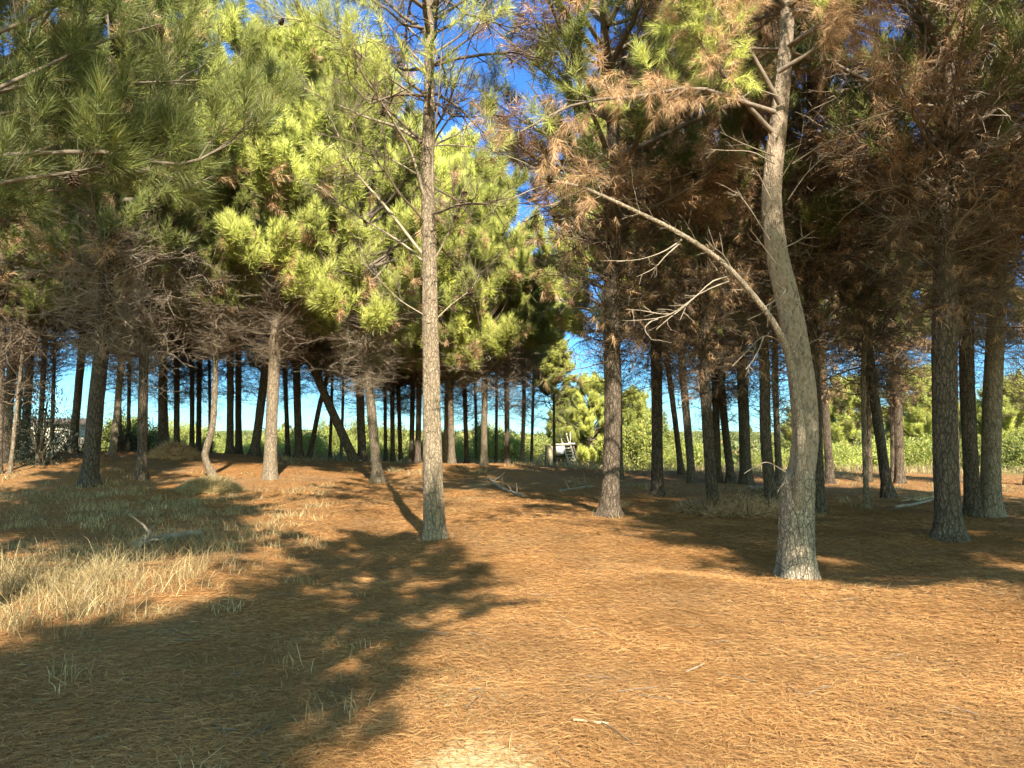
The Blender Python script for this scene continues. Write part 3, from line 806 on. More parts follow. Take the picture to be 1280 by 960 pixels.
# pines whose trunks stand beside or behind the viewpoint; their crowns shade the clearing
for (x, y, r, H, z0, RR, st, lb) in [
    (-1.4, -1.1, .15, 12, 6.6, 2.3, 'near', 'leaning pine behind the viewpoint that shades the foot of the central pine'),
    (-.35, -4.9, .16, 10, 5.0, 2.5, 'near', 'pine behind the viewpoint that shades the bottom left corner'),
    (-4.1, 3.4, .16, 12, 6.8, 2.6, 'nearshade', 'tall pine beside the viewpoint that shades the grass by the fallen log'),
    (-8.2, 8.5, .17, 12, 5.2, 2.6, 'nearshade', 'pine beyond the left edge whose crown fills the upper left corner'),
    (-9.5, 13.0, .17, 12.5, 5.4, 2.7, 'near', 'pine beyond the left edge standing behind the near left pine'),
    (7.0, 4.0, .18, 12, 5.8, 2.6, 'mix', 'pine beside the viewpoint on the right that shades the bank'),
    (9.2, 1.2, .17, 12.5, 6.6, 2.8, 'mix', 'leaning pine right of the viewpoint that shades the big limbed pine'),
    (12.2, 5.0, .17, 12.5, 5.0, 2.9, 'mix', 'pine far beyond the right edge whose crown keeps the right grove dark'),
    (10.2, 2.6, .17, 12.5, 6.2, 2.9, 'mix', 'pine right of the viewpoint behind the leaning one that shades the bank'),
    (13.5, 9.5, .17, 12.5, 4.6, 2.9, 'mix', 'pine farthest beyond the right edge with brown lower branches'),
    (9.6, 7.4, .18, 12, 5.2, 2.6, 'mix', 'pine beyond the right edge whose brown crown hangs into the upper right'),
    (10.5, 12.5, .17, 11.5, 4.8, 2.6, 'mix', 'pine beyond the right edge standing behind the near right pine'),
]:
    T(lb, 0, 0, r, 0, 0, H=H, z0=z0, R=RR, style=st, twigs='few', xy=(x, y), za=z0 - 1.2, crowns=2 if ('bottom left' in lb or 'shades the bank' in lb or 'big limbed' in lb) else 1, lean=(-2.3 if x > 0 else 1.95) if lb.startswith('leaning') else 0)


# ------------------------------------------------------------------ hero limbs
def add_limb(tb, pts, r0, r1, n=14, sides=8):
    P = catmull(pts, n); tb.add(P, r0, r1, sides); return P


def fringe(rng, tb, P, n, L, r, GP=None, GD=None, t0=.25, up=.3, shoots=3, down=False, grand=2):
    """side twigs along a limb polyline, with shoots at their ends"""
    m = len(P) - 1
    for q in range(n):
        t = rng.uniform(t0, 1) * m; i = min(int(t), m - 1)
        p = P[i] + (P[i + 1] - P[i]) * (t - i); dd = norm(P[i + 1] - P[i])
        sd = norm(dd * .8 + perp_rand(rng, dd[None])[0] * .8 + np.array([0, 0, up]))
        s = bend(rng, p, sd, L * rng.uniform(.4, 1.1), 6, up * 1.4, .14)
        tb.add(s, r * rng.uniform(.7, 1.1), r * .35, 4)
        for _ in range(grand):
            u = rng.integers(1, 5)
            g = bend(rng, s[u], norm(s[u + 1 if u < 5 else u] - s[u - 1]) + rng.normal(0, .6, 3), L * rng.uniform(.2, .5), 5, up, .2)
            tb.add(g, r * .5, r * .25, 3)
            if GP is not None:
                for c in (3, 4): GP.append(g[c]); GD.append(norm(norm(g[4] - g[3]) + rng.normal(0, .3, 3) + np.array([0, 0, .4 if not down else -.6])))
        if GP is not None:
            for c in range(shoots):
                c = 5 - c; GP.append(s[c]); GD.append(norm(norm(s[5] - s[4]) + rng.normal(0, .35, 3) + np.array([0, 0, .4 if not down else -.6])))


def cone_mesh():
    rng = np.random.default_rng(5); Vs, Qs = [], []; off = 0
    core = Tubes(); core.add(np.array([[0, 0, 0], [0, 0, -.03], [0, 0, -.07], [0, 0, -.105]]), .022, .006, 8)
    V, Q = core.arrays(); Vs.append(V); Qs.append(Q); off = len(V)
    for i in range(46):
        t = i / 46; a = i * 2.4; z = -.004 - .1 * t; r = .03 * math.sin(math.pi * (.22 + .7 * (1 - t))) + .006
        c, s = math.cos(a), math.sin(a); o = np.array([c, s, 0]); p = np.array([-s, c, 0])
        b = o * r * .5 + np.array([0, 0, z]); e = o * (r + .006) + np.array([0, 0, z - .012 + .006])
        w = .011
        Vs.append(np.array([b - p * w * .6, b + p * w * .6, e + p * w, e - p * w, e + p * w * .7 + np.array([0, 0, -.007]), e - p * w * .7 + np.array([0, 0, -.007])]))
        Qs.append(np.array([[0, 1, 2, 3], [3, 2, 4, 5]]) + off); off += 6
    return mesh_data('pine_cone', np.concatenate(Vs), np.concatenate(Qs), None, M['cone'], True)


CONE = cone_mesh()


def hang_cones(rng, root, pts, n, s=1.0):
    for k in range(n):
        P = pts[rng.integers(0, len(pts))]; i = rng.integers(len(P) // 3, len(P))
        o = link('pine_cone', CONE, root); o.location = P[i] - np.array([0, 0, .015]); o.rotation_euler = (rng.normal(0, .6), rng.normal(0, .6), rng.uniform(0, 6)); sc = s * rng.uniform(.8, 1.2); o.scale = (sc,) * 3


def hero_b():
    """big sinuous pine on the right with the long pale limb"""
    rng = np.random.default_rng(77)
    B = ground_at(996, 722); Y = B[1]
    px = [(996, 660), (998, 606), (1002, 585), (1006, 540), (1001, 470), (988, 390), (972, 320), (965, 250), (970, 180), (978, 100), (985, 0), (990, -140), (988, -300)]
    P = [np.array([0, 0, -.2])] + [at(a, b, Y + (722 - b) * .0006) - B for a, b in px]
    wpx = [43, 41, 40, 34, 33, 34, 31, 29, 26, 24, 21, 18, 12, 5]
    root = empty('pine_tree', B)
    tag(root, 'big sinuous pine on the needle bank with pale plated foot and long pale limb', 'pine tree', GROVE)
    path = catmull(P, 80)
    wpx = [w * (.97 if k < 3 else .91) for k, w in enumerate(wpx)]
    link('trunk', trunk_mesh('trunk', path, [w * Y / F / 2 for w in wpx], M['bark_plated'], 150, 900, .16, 3), root)
    H = path[-1][2]
    attach_crown(root, path, 6.9, H + .5 if H > 8 else H, 2.7, 'mix', 1, rng)
    # limb: leaves the trunk low, runs fused up its front, then arches far to the left
    L = [(998, 655, -.02), (999, 612, -.15), (1002, 560, -.17), (998, 510, -.19), (989, 455, -.22), (975, 418, -.3), (950, 380, -.4), (905, 330, -.55), (850, 292, -.7), (790, 262, -.85), (732, 236, -1.0), (690, 226, -1.1)]
    tb = Tubes()
    lp = catmull([at(a, b, Y + d) - B for a, b, d in L], 200)
    tb.add(lp, 14.5 * Y / F / 2, 3.0 * Y / F / 2, 24, .75)
    BP, BD = [], []
    fringe(rng, tb, lp, 16, .6, .0055, None, None, .5, .1, 0, grand=3)
    fringe(rng, tb, lp, 4, .5, .006, BP, BD, .8, .1, 2, True)
    link('limb', tb.mesh('limb', M['limb_bark']), root)
    # bleached twigs off the limb and trunk (traced), with smaller ones sprouting from them
    tw = Tubes(); D = Y
    traced = [
        [(913, 345), (890, 352), (868, 372), (838, 393), (812, 399), (787, 401)], [(868, 372), (852, 386), (836, 398), (820, 412)], [(838, 393), (824, 392), (800, 388), (782, 387)],
        [(915, 350), (885, 362), (862, 377), (850, 400)], [(822, 399), (812, 403), (806, 412), (815, 425)],
        [(852, 300), (828, 315), (795, 325), (750, 326)], [(850, 304), (832, 320), (818, 335), (796, 346)],
        [(735, 238), (712, 243), (690, 256), (655, 258)], [(732, 236), (708, 230), (690, 218), (668, 215)], [(700, 228), (670, 235), (640, 248), (622, 252)],
        [(918, 342), (905, 320), (890, 308)], [(955, 385), (975, 370), (982, 362), (975, 372), (962, 380)],
        [(935, 400), (955, 390), (960, 385)], [(977, 440), (995, 436), (998, 425), (985, 418)], [(985, 440), (992, 428), (985, 412), (1000, 405)],
        [(975, 426), (955, 420), (935, 438), (915, 458)], [(955, 420), (948, 438), (940, 452), (932, 462)],
        [(962, 300), (938, 262), (925, 245), (918, 238)], [(970, 330), (948, 300), (936, 285)], [(964, 250), (948, 218), (940, 210)],
        [(980, 310), (1000, 300), (1018, 288)], [(968, 205), (940, 190), (905, 188), (880, 186)], [(968, 195), (930, 180), (900, 165)], [(972, 230), (990, 200), (1000, 180), (1005, 150)],
        [(972, 120), (950, 112), (925, 100)], [(990, 205), (1030, 180), (1070, 165), (1110, 140)], [(985, 250), (1010, 215), (1040, 190), (1075, 178)], [(1000, 440), (1020, 425), (1040, 428)],
        [(982, 590), (960, 578), (945, 583), (930, 592)], [(1005, 585), (1012, 590), (1018, 598)], [(984, 602), (976, 608), (972, 615)], [(983, 597), (978, 606), (974, 612)]]
    pts = []
    for i, tr in enumerate(traced):
        off = -.35 - .6 * max(0, (985 - tr[0][0]) / 300)
        if tr[0][0] >= 960: off = -.18
        tw = Tubes(); q = catmull([at(a, b, D + off - .12 * j + rng.normal(0, .05)) - B for j, (a, b) in enumerate(tr)], 12)
        tw.add(q, .0105 if i < 10 else .0085, .0032, 5); pts.append(q)
        if i < 28: fringe(rng, tw, q, 4, .28, .0042, t0=.3, up=.05, grand=1)
        link('dead_branch', tw.mesh('dead_branch', M['twig_pale']), root)
    # brown and green shoots along the outer limb and the two high side limbs
    t2 = Tubes(); GP, GD = [], []
    side = [[(975, 130), (935, 60), (905, 20), (860, -40)], [(965, 165), (925, 120), (880, 60), (850, 10)], [(972, 90), (1020, 60), (1060, 20)], [(968, 140), (930, 128), (870, 110), (800, 120), (720, 130), (650, 165)]]
    for s in side:
        t2 = Tubes(); q = add_limb(t2, [at(a, b, D - .1 - .25 * j) - B for j, (a, b) in enumerate(s)], .035, .01, 12, 8)
        fringe(rng, t2, q, 16, .7, .007, BP if s is not side[1] else GP, BD if s is not side[1] else GD, .25, .1, 3, True)
        fringe(rng, t2, q, 5 if s is not side[2] else 2, .6, .007, GP, GD, .4, .3)
        link('limb', t2.mesh('limb', M['limb']), root)
    t2 = Tubes()
    link('crown', needle_mesh('crown', [needles(rng, np.array(GP), np.array(GD), 55, .2, .17, .0042)], M['green']), root)
    link('dead_needles', needle_mesh('dead_needles', [needles(rng, np.array(BP), np.array(BD), 60, .2, .16, .0042, droop=.7)], M['brown']), root)
    hang_cones(rng, root, pts[:10], 3, .8)


def hero_a():
    """slender central pine, bare to above the picture, with rising side limbs"""
    rng = np.random.default_rng(88)
    B = ground_at(545, 674); Y = B[1]
    px = [(541, 610), (540, 540), (539, 467), (538, 395), (537, 325), (535, 250), (535, 180), (537, 100), (536, 0), (537, -120), (538, -230)]
    P = [np.array([0, 0, -.2])] + [at(a, b, Y) - B for a, b in px]
    wpx = [29, 26, 24, 22, 21, 19.5, 18, 16.5, 14, 12, 8, 3]
    root = empty('pine_tree', B)
    tag(root, 'slender straight central pine alone at the edge of the clearing, bare grey trunk', 'pine tree', GROVE)
    path = catmull(P, 70)
    link('trunk', trunk_mesh('trunk', path, [.92 * w * Y / F / 2 for w in wpx], M['bark_pale'], 72, 620, .3, 9), root)
    attach_crown(root, path, 6.7, path[-1][2] + .2, 2.2, 'sparse', 0, rng)
    limbs = [
        ([(532, 323), (480, 256), (455, 228), (438, 205), (415, 150)], .028, 0), ([(528, 326), (505, 306), (471, 284), (430, 258), (395, 230)], .024, .3),
        ([(545, 322), (563, 287), (571, 256), (590, 215)], .018, -.2), ([(532, 253), (515, 194), (496, 159), (472, 120), (452, 90), (430, 40)], .026, -.3),
        ([(527, 178), (496, 159), (459, 147), (420, 130), (380, 110)], .030, .3), ([(543, 181), (570, 168), (596, 148), (625, 110)], .018, .2), ([(543, 182), (577, 182), (620, 190), (660, 205)], .014, -.3),
        ([(540, 240), (541, 184), (545, 150), (549, 109), (553, 50), (558, -10)], .021, -.25),
        ([(532, 395), (500, 375), (470, 345), (445, 320)], .012, -.2), ([(544, 400), (565, 380), (590, 360), (600, 340)], .011, .2), ([(534, 225), (500, 205), (470, 190), (440, 190)], .013, .4),
        ([(537, 90), (505, 55), (475, 20), (440, -20)], .022, .2), ([(538, 70), (580, 40), (610, 0), (630, -50)], .02, -.2), ([(536, 130), (490, 100), (440, 60), (390, 30), (340, 20)], .02, -.5), ([(536, 60), (500, 20), (460, -60)], .02, .5)]
    tb, tw = Tubes(), Tubes(); GP, GD = [], []; pl = []
    for i, (l, r, dy) in enumerate(limbs):
        tb = Tubes(); q = add_limb(tb, [at(a, b, Y + dy * j) - B for j, (a, b) in enumerate(l)], r, r * .3, 16, 7); pl.append(q)
        fringe(rng, tw, q, 26 if i in (0, 1, 3, 4, 13) else 17, .85, .0050, t0=.25, up=.10, grand=4)
        if i in (0, 1, 3, 4, 5, 6, 7, 11, 12, 13, 14): fringe(rng, tb, q, 9 if i in (3, 4, 5, 7, 11, 12, 13, 14) else 3, .5, .006, GP, GD, .5, .3, 3)
        link('limb', tb.mesh('limb', M['limb_pale']), root)
    link('dead_twigs', tw.mesh('dead_twigs', M['limb']), root)
    link('crown', needle_mesh('crown', [needles(rng, np.array(GP), np.array(GD), 50, .2, .18, .0045)], M['green']), root)
    attach_twigs(root, path, 4.6, 9.4, 2.7, 'airy', 0, rng)
    hang_cones(rng, root, pl, 12, 1.1)


def hero_left():
    """near pine whose trunk stands beyond the left edge: its limbs hang into the upper left"""
    rng = np.random.default_rng(99)
    x, y = -6.2, 5.8
    B = np.array([x, y, tz(x, y)])
    root = empty('pine_tree', B)
    tag(root, 'near pine beyond the left edge whose shaded cone bearing limbs hang into the upper left', 'pine tree', GROVE)
    path = catmull([(0, 0, -.2), (.05, .1, 2), (.0, .2, 5), (.1, .1, 8), (.1, 0, 11)], 50)
    link('trunk', trunk_mesh('trunk', path, [.18, .17, .15, .11, .04], M['bark'], 40, 200, .3, 4), root)
    attach_crown(root, path, 5.9, 11.6, 3.3, 'nearshade', 1, rng); attach_crown(root, path, 6.2, 11.2, 3.0, 'nearshade', 0, rng)
    b0 = at(-400, 60, 5.8); tb = Tubes(); GP, GD = [], []; pl = []
    spec = [[(-330, 160), (-100, 150), (20, 100), (120, 55), (200, 30)], [(-330, 200), (-60, 130), (60, 102), (150, 104), (250, 100)], [(-330, 260), (-80, 220), (40, 190), (130, 170), (200, 130)],
            [(-330, 280), (-100, 250), (20, 225), (110, 212), (190, 190)], [(-330, 240), (-60, 200), (120, 190), (230, 205), (300, 165), (325, 118)], [(-330, 330), (-120, 280), (0, 250), (80, 235)], [(-300, 120), (-60, 60), (60, 10), (140, -60)],
            [(-320, 220), (-100, 160), (10, 140), (60, 120)]]
    for i, s in enumerate(spec):
        q = add_limb(tb, [at(a, b, 5.8 + .22 * j + .25 * (i % 3)) - B for j, (a, b) in enumerate(s)], .028, .007, 18, 8); pl.append(q)
        fringe(rng, tb, q, 6 if i in (0, 6) else 9 if i in (1, 7) else 18, .6, .006, GP, GD, .36, .35, 3, grand=2)
    link('limbs', tb.mesh('limbs', M['limb']), root)
    link('crown', needle_mesh('crown', [needles(rng, np.array(GP), np.array(GD), 60, .22, .22, .0045, (12, 62))], M['deep']), root)
    hang_cones(rng, root, pl, 12, 1.25)


hero_b(); hero_a(); hero_left()


def base_straw():
    rng = np.random.default_rng(63); xs, ys = [], []
    for o in [o for o in COL.objects if o.name.startswith('pine_tree') and 5 < o.location.y < 25 and abs(o.location.x) < .8 * o.location.y]:
        k = 46; a = rng.uniform(0, 6.28, k); r = rng.uniform(.16, .5, k); xs.append(o.location.x + r * np.cos(a)); ys.append(o.location.y + r * np.sin(a))
    x, y = np.concatenate(xs), np.concatenate(ys)
    V, Q, T_ = blades(rng, x, y, rng.uniform(.06, .2, len(x)), .003 + .0003 * y, 1.0, .9)
    tag(link('trunk_foot_straw', mesh_data('trunk_foot_straw', V, Q, T_, M['grass'])), 'straw and dry stalks around the feet of the pines', 'grass', kind='stuff')


base_straw()


# ------------------------------------------------------------------ bushes
def leaf_kit(seed, n=15000, R=1.0, H=1.0, size=.11, mat=None, stems=True, up=.1):
    rng = np.random.default_rng(seed)
    nc = 60
    c = rng.normal(size=(nc, 3)); c = norm(c) * (rng.random((nc, 1)) ** .45); c[:, 2] = np.abs(c[:, 2]) * 1.0
    c[:, :2] *= R * .85; c[:, 2] = c[:, 2] * H * .85; c[:, :2] *= (1.1 - .45 * c[:, 2:3] / H); c += rng.normal(0, .10, c.shape)
    i = rng.integers(0, nc, n); P = c[i] + rng.normal(0, .12, (n, 3))
    P[:, 2] = np.abs(P[:, 2])
    d = norm(rng.normal(size=(n, 3)) + np.array([0, 0, up]) + norm(P) * .7); s = perp_rand(rng, d)
    L = size * rng.uniform(.6, 1.4, n)[:, None]; w = L * .34
    V = np.stack([P, P + d * L * .5 + s * w * .5, P + d * L, P + d * L * .5 - s * w * .5], 1).reshape(-1, 3)
    lm = mesh_data('foliage', V, np.arange(n * 4).reshape(-1, 4), None, mat)
    tb = Tubes()
    for q in range(26):
        e = c[rng.integers(0, nc)]; tb.add(catmull([(rng.normal(0, .05), rng.normal(0, .05), -.05), e * .5 + np.array([0, 0, .12 * H]), e], 6), .022, .005, 4)
    return lm, tb.mesh('stems', M['twig'])


M['scrub'] = leaf_mat('scrub_leaves', [(0, (.12, .15, .03)), (.5, (.26, .29, .055)), (.85, (.38, .38, .08)), (1, (.45, .36, .12))], .35, obj_var=.3, tuft=.9)
M['rust'] = leaf_mat('rust_leaves', [(0, (.15, .06, .02)), (.5, (.30, .125, .035)), (1, (.40, .22, .07))], .35)
M['darkleaf'] = leaf_mat('dark_shrub_leaves', [(0, (.012, .018, .009)), (.7, (.028, .038, .017)), (1, (.06, .07, .035))], .3)
KH = [.8, 1.1, 1.5, 1.9]
LEAF = [leaf_kit(700 + i, mat=M['scrub'], size=.075, H=KH[i], n=11000 + 4000 * i) for i in range(4)]
LEAFR = leaf_kit(720, mat=M['rust'], size=.07)
LEAFD = leaf_kit(730, n=3600, mat=M['darkleaf'], size=.06, H=1.5)
BUSH = 'sunlit bushes beyond the pine grove'


def bush(px, Y, R, H, kit, label, cat='bush', name='bush', group=BUSH, rng=np.random.default_rng(3), dz=0):
    p = at(px, 560, Y); z = tz(p[0], p[1])
    root = empty(name, (p[0], p[1], z + dz)); tag(root, label, cat, group)
    rz = rng.uniform(0, 6.28)
    for nm, me in (('foliage', kit[0]), ('stems', kit[1])):
        kh = KH[[id(k_) for k_ in LEAF].index(id(kit))] if any(kit is k_ for k_ in LEAF) else 1.0
        o = link(nm, me, root); o.scale = (R, R * .9, H / kh); o.rotation_euler = (0, 0, rz)
    return root


rb = np.random.default_rng(41)
def scatter(x0, x1, step, Yr, Hr, label):
    px = x0
    while px < x1:
        H = rb.uniform(*Hr) * rb.choice([.6, .85, 1.0, 1.15]); k = int(np.clip(round(H / 1.5), 0, 3)) if rb.random() < .7 else int(rb.integers(0, 4))
        Yb = rb.uniform(*Yr)
        if 630 < px < 765: Yb = max(Yb, 48.0)
        bush(px, Yb, min(2.1, H / KH[k] * rb.uniform(.85, 1.25)), H, LEAF[k], label, dz=-.05)
        px += step * rb.uniform(.45, 1.7)
scatter(150, 740, 27, (41, 54), (1.6, 2.8), 'low sunlit green bush in the broken band beyond the left and central trunks')
scatter(730, 1330, 34, (39, 48), (1.2, 3.2), 'sunlit yellow green bush in the broken band beyond the right hand trunks')
scatter(1030, 1350, 44, (48, 56), (3.6, 6.2), 'tall sunlit green bush rising behind the yellow green band on the right')
scatter(735, 900, 42, (49, 55), (3.2, 5.8), 'tall green bush behind the track side pine and forked pine')
scatter(700, 1340, 40, (58, 76), (1.8, 3.4), 'green bush in the farther broken band beyond the right hand trunks')
for k, px in enumerate((588, 602, 618, 632)):
    bush(px, 70 + 3 * k, 2.6, 2.5, LEAFR, 'rust orange bush far off, left of the ladder')
i = 0
for px in range(120, 760, 34):
    i += 1
    bush(px + rb.uniform(-12, 12), rb.uniform(62, 92), rb.uniform(2.6, 4.0), rb.uniform(2.1, 2.9), LEAF[i % 4], 'distant green bush under the skyline seen between the left trunks')
scatter(160, 760, 70, (56, 75), (2.7, 3.9), 'taller green bush standing up behind the low band beyond the left trunks')
def far_scrub():
    rng = np.random.default_rng(91); Vs = []
    for _ in range(2600):
        d = 78 + 260 * rng.random() ** 1.6; a = rng.uniform(-.75, .75); x, y = d * math.sin(a), d * math.cos(a); k = 46; r = rng.uniform(.8, 2.4)
        P = rng.normal(0, .45, (k, 3)) * r; P[:, 2] = np.abs(P[:, 2]) * rng.uniform(.5, 1.1); P += np.array([x, y, tz(x, y)])
        dd = norm(rng.normal(size=(k, 3)) + np.array([0, 0, .3])); sd = perp_rand(rng, dd); L = r * rng.uniform(.2, .5, k)[:, None]
        Vs.append(np.stack([P, P + dd * L * .5 + sd * L * .25, P + dd * L, P + dd * L * .5 - sd * L * .25], 1).reshape(-1, 3))
    V = np.concatenate(Vs)
    tag(link('far_scrub', mesh_data('far_scrub', V, np.arange(len(V)).reshape(-1, 4), None, M['scrub_far'])), 'far green and rust scrub covering the low hills at the horizon', 'scrub', kind='stuff')


M['scrub_far'] = leaf_mat('far_scrub_leaves', [(0, (.06, .08, .02)), (.5, (.15, .17, .045)), (.85, (.22, .20, .06)), (1, (.30, .16, .05))], .3, obj_var=.05)
far_scrub()
# dark leafy shrubs at the left
bush(50, 24, 1.2, 2.3, LEAFD, 'dark small leaved shrub as tall as the eye at the left edge', 'shrub', 'leafy_shrub', None)
bush(20, 26, 1.2, 1.6, LEAFD, 'dark leafy shrub behind the leaning pale sapling', 'shrub', 'leafy_shrub', None)
bush(86, 33, 1.1, 1.5, LEAFD, 'low dark bush below the pale house wall', 'shrub', 'leafy_shrub', None)
bush(150, 31, 1.2, 1.2, LEAFD, 'low dark bush behind the pale sunlit slim pine', 'shrub', 'leafy_shrub', None)
bush(178, 33, 1.4, 1.2, LEAFD, 'low dark bush left of the brown brush pile', 'shrub', 'leafy_shrub', None)
# young pines bushy to the ground
YP = 'young pines beyond the grove'
for px, Y, R_, H, lb in [(705, 52, 1.5, 4.6, 'young pine just right of the thin pine by the ladder'), (738, 46, 1.9, 4.9, 'bushy young pine right of the ladder'), (792, 48, 2.0, 4.4, 'bushy young pine seen between track side pine and forked pine'),
                         (1060, 46, 2.4, 4.8, 'bushy young pine right of the big limbed pine'), (1150, 48, 2.5, 5.6, 'bushy young pine left of the thick brown pine'), (1262, 44, 2.4, 4.6, 'bushy young pine seen right of the forked headed pine'), (1010, 50, 2.2, 4.2, 'bushy young pine behind the big limbed pine')]:
    p = at(px, 560, Y); r = empty('young_pine', (p[0], p[1], tz(p[0], p[1]))); tag(r, lb, 'young pine', YP)
    k = CROWN['lit'][int(px) % 3]
    for nm, me in (('limbs', k['limbs']), ('crown', k['crown'])):
        o = link(nm, me, r); o.scale = (R_ / k['R'], R_ / k['R'], H / k['H']); o.rotation_euler = (0, 0, px)


# ------------------------------------------------------------------ small built things
def box(V, Q, c, sx, sy, sz, ax=None, jitter=0, rng=None):
    """box centred at c with axes ax (3x3 rows)"""
    ax = np.eye(3) if ax is None else ax
    s = np.array([[-1, -1, -1], [1, -1, -1], [1, 1, -1], [-1, 1, -1], [-1, -1, 1], [1, -1, 1], [1, 1, 1], [-1, 1, 1]]) * np.array([sx, sy, sz]) / 2
    o = sum(len(v) for v in V)
    if jitter: s = s + rng.normal(0, jitter, s.shape)
    V.append(s @ ax + np.asarray(c)); Q.append(np.array([[0, 3, 2, 1], [4, 5, 6, 7], [0, 1, 5, 4], [1, 2, 6, 5], [2, 3, 7, 6], [3, 0, 4, 7]]) + o)


def beam(V, Q, a, b, w, t, side=(1, 0, 0)):
    a, b = np.asarray(a, float), np.asarray(b, float); z = norm(b - a); x = norm(np.asarray(side, float) - z * np.dot(side, z)); y = np.cross(z, x)
    box(V, Q, (a + b) / 2, w, t, np.linalg.norm(b - a), np.array([x, y, z]))


def bm(name, V, Q, mat, parent=None):
    return link(name, mesh_data(name, np.concatenate(V), np.concatenate(Q), None, mat), parent)


M['wood'] = plain_mat('weathered_wood', (.36, .31, .24), (.62, .56, .46), 9, stretch=(1, 1, .15))
M['wood_tan'] = plain_mat('peeled_log_wood', (.42, .31, .18), (.62, .49, .31), 7, stretch=(2, 2, .2), bumpd=.01)
M['wood_dark'] = plain_mat('stacked_log_wood', (.12, .085, .06), (.30, .22, .15), 7, stretch=(2, 2, .2))
M['white'] = plain_mat('white_painted_board', (.70, .70, .69), (.80, .80, .79), 4)
M['black'] = plain_mat('dark_box_base_board', (.02, .02, .02), (.05, .045, .04), 4)  # near-black board for the underside of the white box
M['wall'] = plain_mat('cream_render_wall', (.36, .32, .24), (.46, .41, .32), 3)
M['roof'] = plain_mat('brown_roof_tiles', (.06, .05, .042), (.11, .085, .07), 9)
M['grey_roof'] = plain_mat('grey_wall_render', (.25, .26, .28), (.33, .34, .36), 5)
M['glass'] = plain_mat('dark_window_glass', (.02, .025, .03), (.04, .045, .05), 2, rough=.15)

YL = 42.0
def LP(px, py, d=0): return at(px, py, YL + d)


zl = tz(*at(705, 588, YL)[:2])
off = zl - LP(705, 588)[2]
def lp(px, py, d=0):
    p = LP(px, py, d); p[2] += off; return p


# ladder
root = empty('wooden_ladder', lp(717, 588)); tag(root, 'bleached wooden ladder leaning against the small platform', 'ladder')
O = np.array(root.location)
V, Q = [], []
sides_ = [((713, 589), (703, 558)), ((722, 589), (712, 557))]
for a, b in sides_:
    V, Q = [], []; beam(V, Q, lp(*a, -.5) - O, lp(*b, 0) - O + np.array([0, 0, .05]), .085, .05); bm('side_rail', V, Q, M['wood'], root)
for k in range(8):
    t = (k + .55) / 8.2
    a = lp(713 + (703 - 713) * t, 589 + (558 - 589) * t, -.5 * (1 - t)) - O; b = lp(722 + (712 - 722) * t, 589 + (557 - 589) * t, -.5 * (1 - t)) - O
    V, Q = [], []; beam(V, Q, a + np.array([-.05, -.045, 0]), b + np.array([.05, -.045, 0]), .06, .04, (0, 0, 1)); bm('rung', V, Q, M['wood'], root)
# platform with posts and sticks
root = empty('wooden_platform', lp(705, 588, .5)); tag(root, 'small wooden platform on posts holding the white box, behind the ladder', 'platform')
O = np.array(root.location)
V, Q = [], []; beam(V, Q, lp(694, 559, .3) - O, lp(718, 558, .3) - O, .08, .9, (0, 0, 1)); bm('deck', V, Q, M['wood'], root)
for px, d in ((697, .1), (716, .1), (697, .7), (716, .7)):
    V, Q = [], []; beam(V, Q, lp(px, 590, d) - O, lp(px, 559.8, d) - O, .09, .09); bm('post', V, Q, M['wood_dark'], root)
for (a, b, d) in (((703, 558), (700, 546), .15), ((711, 558), (708, 545), .15), ((713, 558), (713, 544), .5)):
    V, Q = [], []; beam(V, Q, lp(*a, d) - O, lp(*b, d) - O, .05, .05); bm('upright_stick', V, Q, M['wood'], root)
V, Q = [], []; beam(V, Q, lp(716, 559, 0) - O, lp(725, 588, -.2) - O, .07, .06); bm('brace', V, Q, M['wood_dark'], root)
# white box
root = empty('white_box', lp(700, 571, .0)); tag(root, 'white square box with a black underside hanging below the platform', 'box')
O = np.array(root.location)
c = lp(700, 566, -.1) - O
V, Q = [], []; box(V, Q, c, .40, .35, .42); bm('body', V, Q, M['white'], root)
V, Q = [], []; box(V, Q, c + np.array([0, 0, -.265]), .42, .37, .10); bm('base', V, Q, M['black'], root)
# split logs under the platform
rl = np.random.default_rng(8)
for k in range(7):
    px = 697 + 2.6 * k; V, Q = [], []
    tb = Tubes(); h = rl.uniform(.45, .75); tb.add(np.array([(0, 0, -.05), (rl.normal(0, .03), 0, h * .5), (rl.normal(0, .05), rl.normal(0, .05), h)]), .075, .06, 8)
    o = link('split_log', tb.mesh('split_log', M['wood_dark']), None, lp(px, 588, .15 + .1 * (k % 3)))
    tag(o, 'short dark log standing in the row under the platform', 'log', 'short logs under the platform')
# peeled stump post and leaning planks
def post_thing(name, a, b, w, mat, label, cat, d=0, sides=10, lift=.0):
    p = lp(*a, d); p[2] = tz(p[0], p[1]) + lift; q = lp(*b, d) - p
    tb = Tubes(); n = 6
    base = np.array([0, 0, -.1]); P = base + (q - base) * np.linspace(0, 1, n)[:, None]; P += np.random.default_rng(int(a[0])).normal(0, .012, P.shape)
    tb.add(P, w, w * .82, sides); tb.add(np.array([P[-1] - [0, 0, .01], P[-1] + [0, 0, .004]]), w * .82, .001, sides)
    o = link(name, tb.mesh(name, mat), None, p); tag(o, label, cat); return o


post_thing('log_post', (686, 590), (687, 561), .22, M['wood_tan'], 'thick peeled tan log standing upright left of the white box', 'log post', -.2)
post_thing('short_post', (681, 590), (683, 559), .06, M['wood_dark'], 'thin dark post standing just left of the thick peeled log', 'post', .1)
post_thing('leaning_pole', (662, 590), (681, 570), .075, M['wood'], 'pale pole leaning against the thick peeled log', 'pole', -.15)

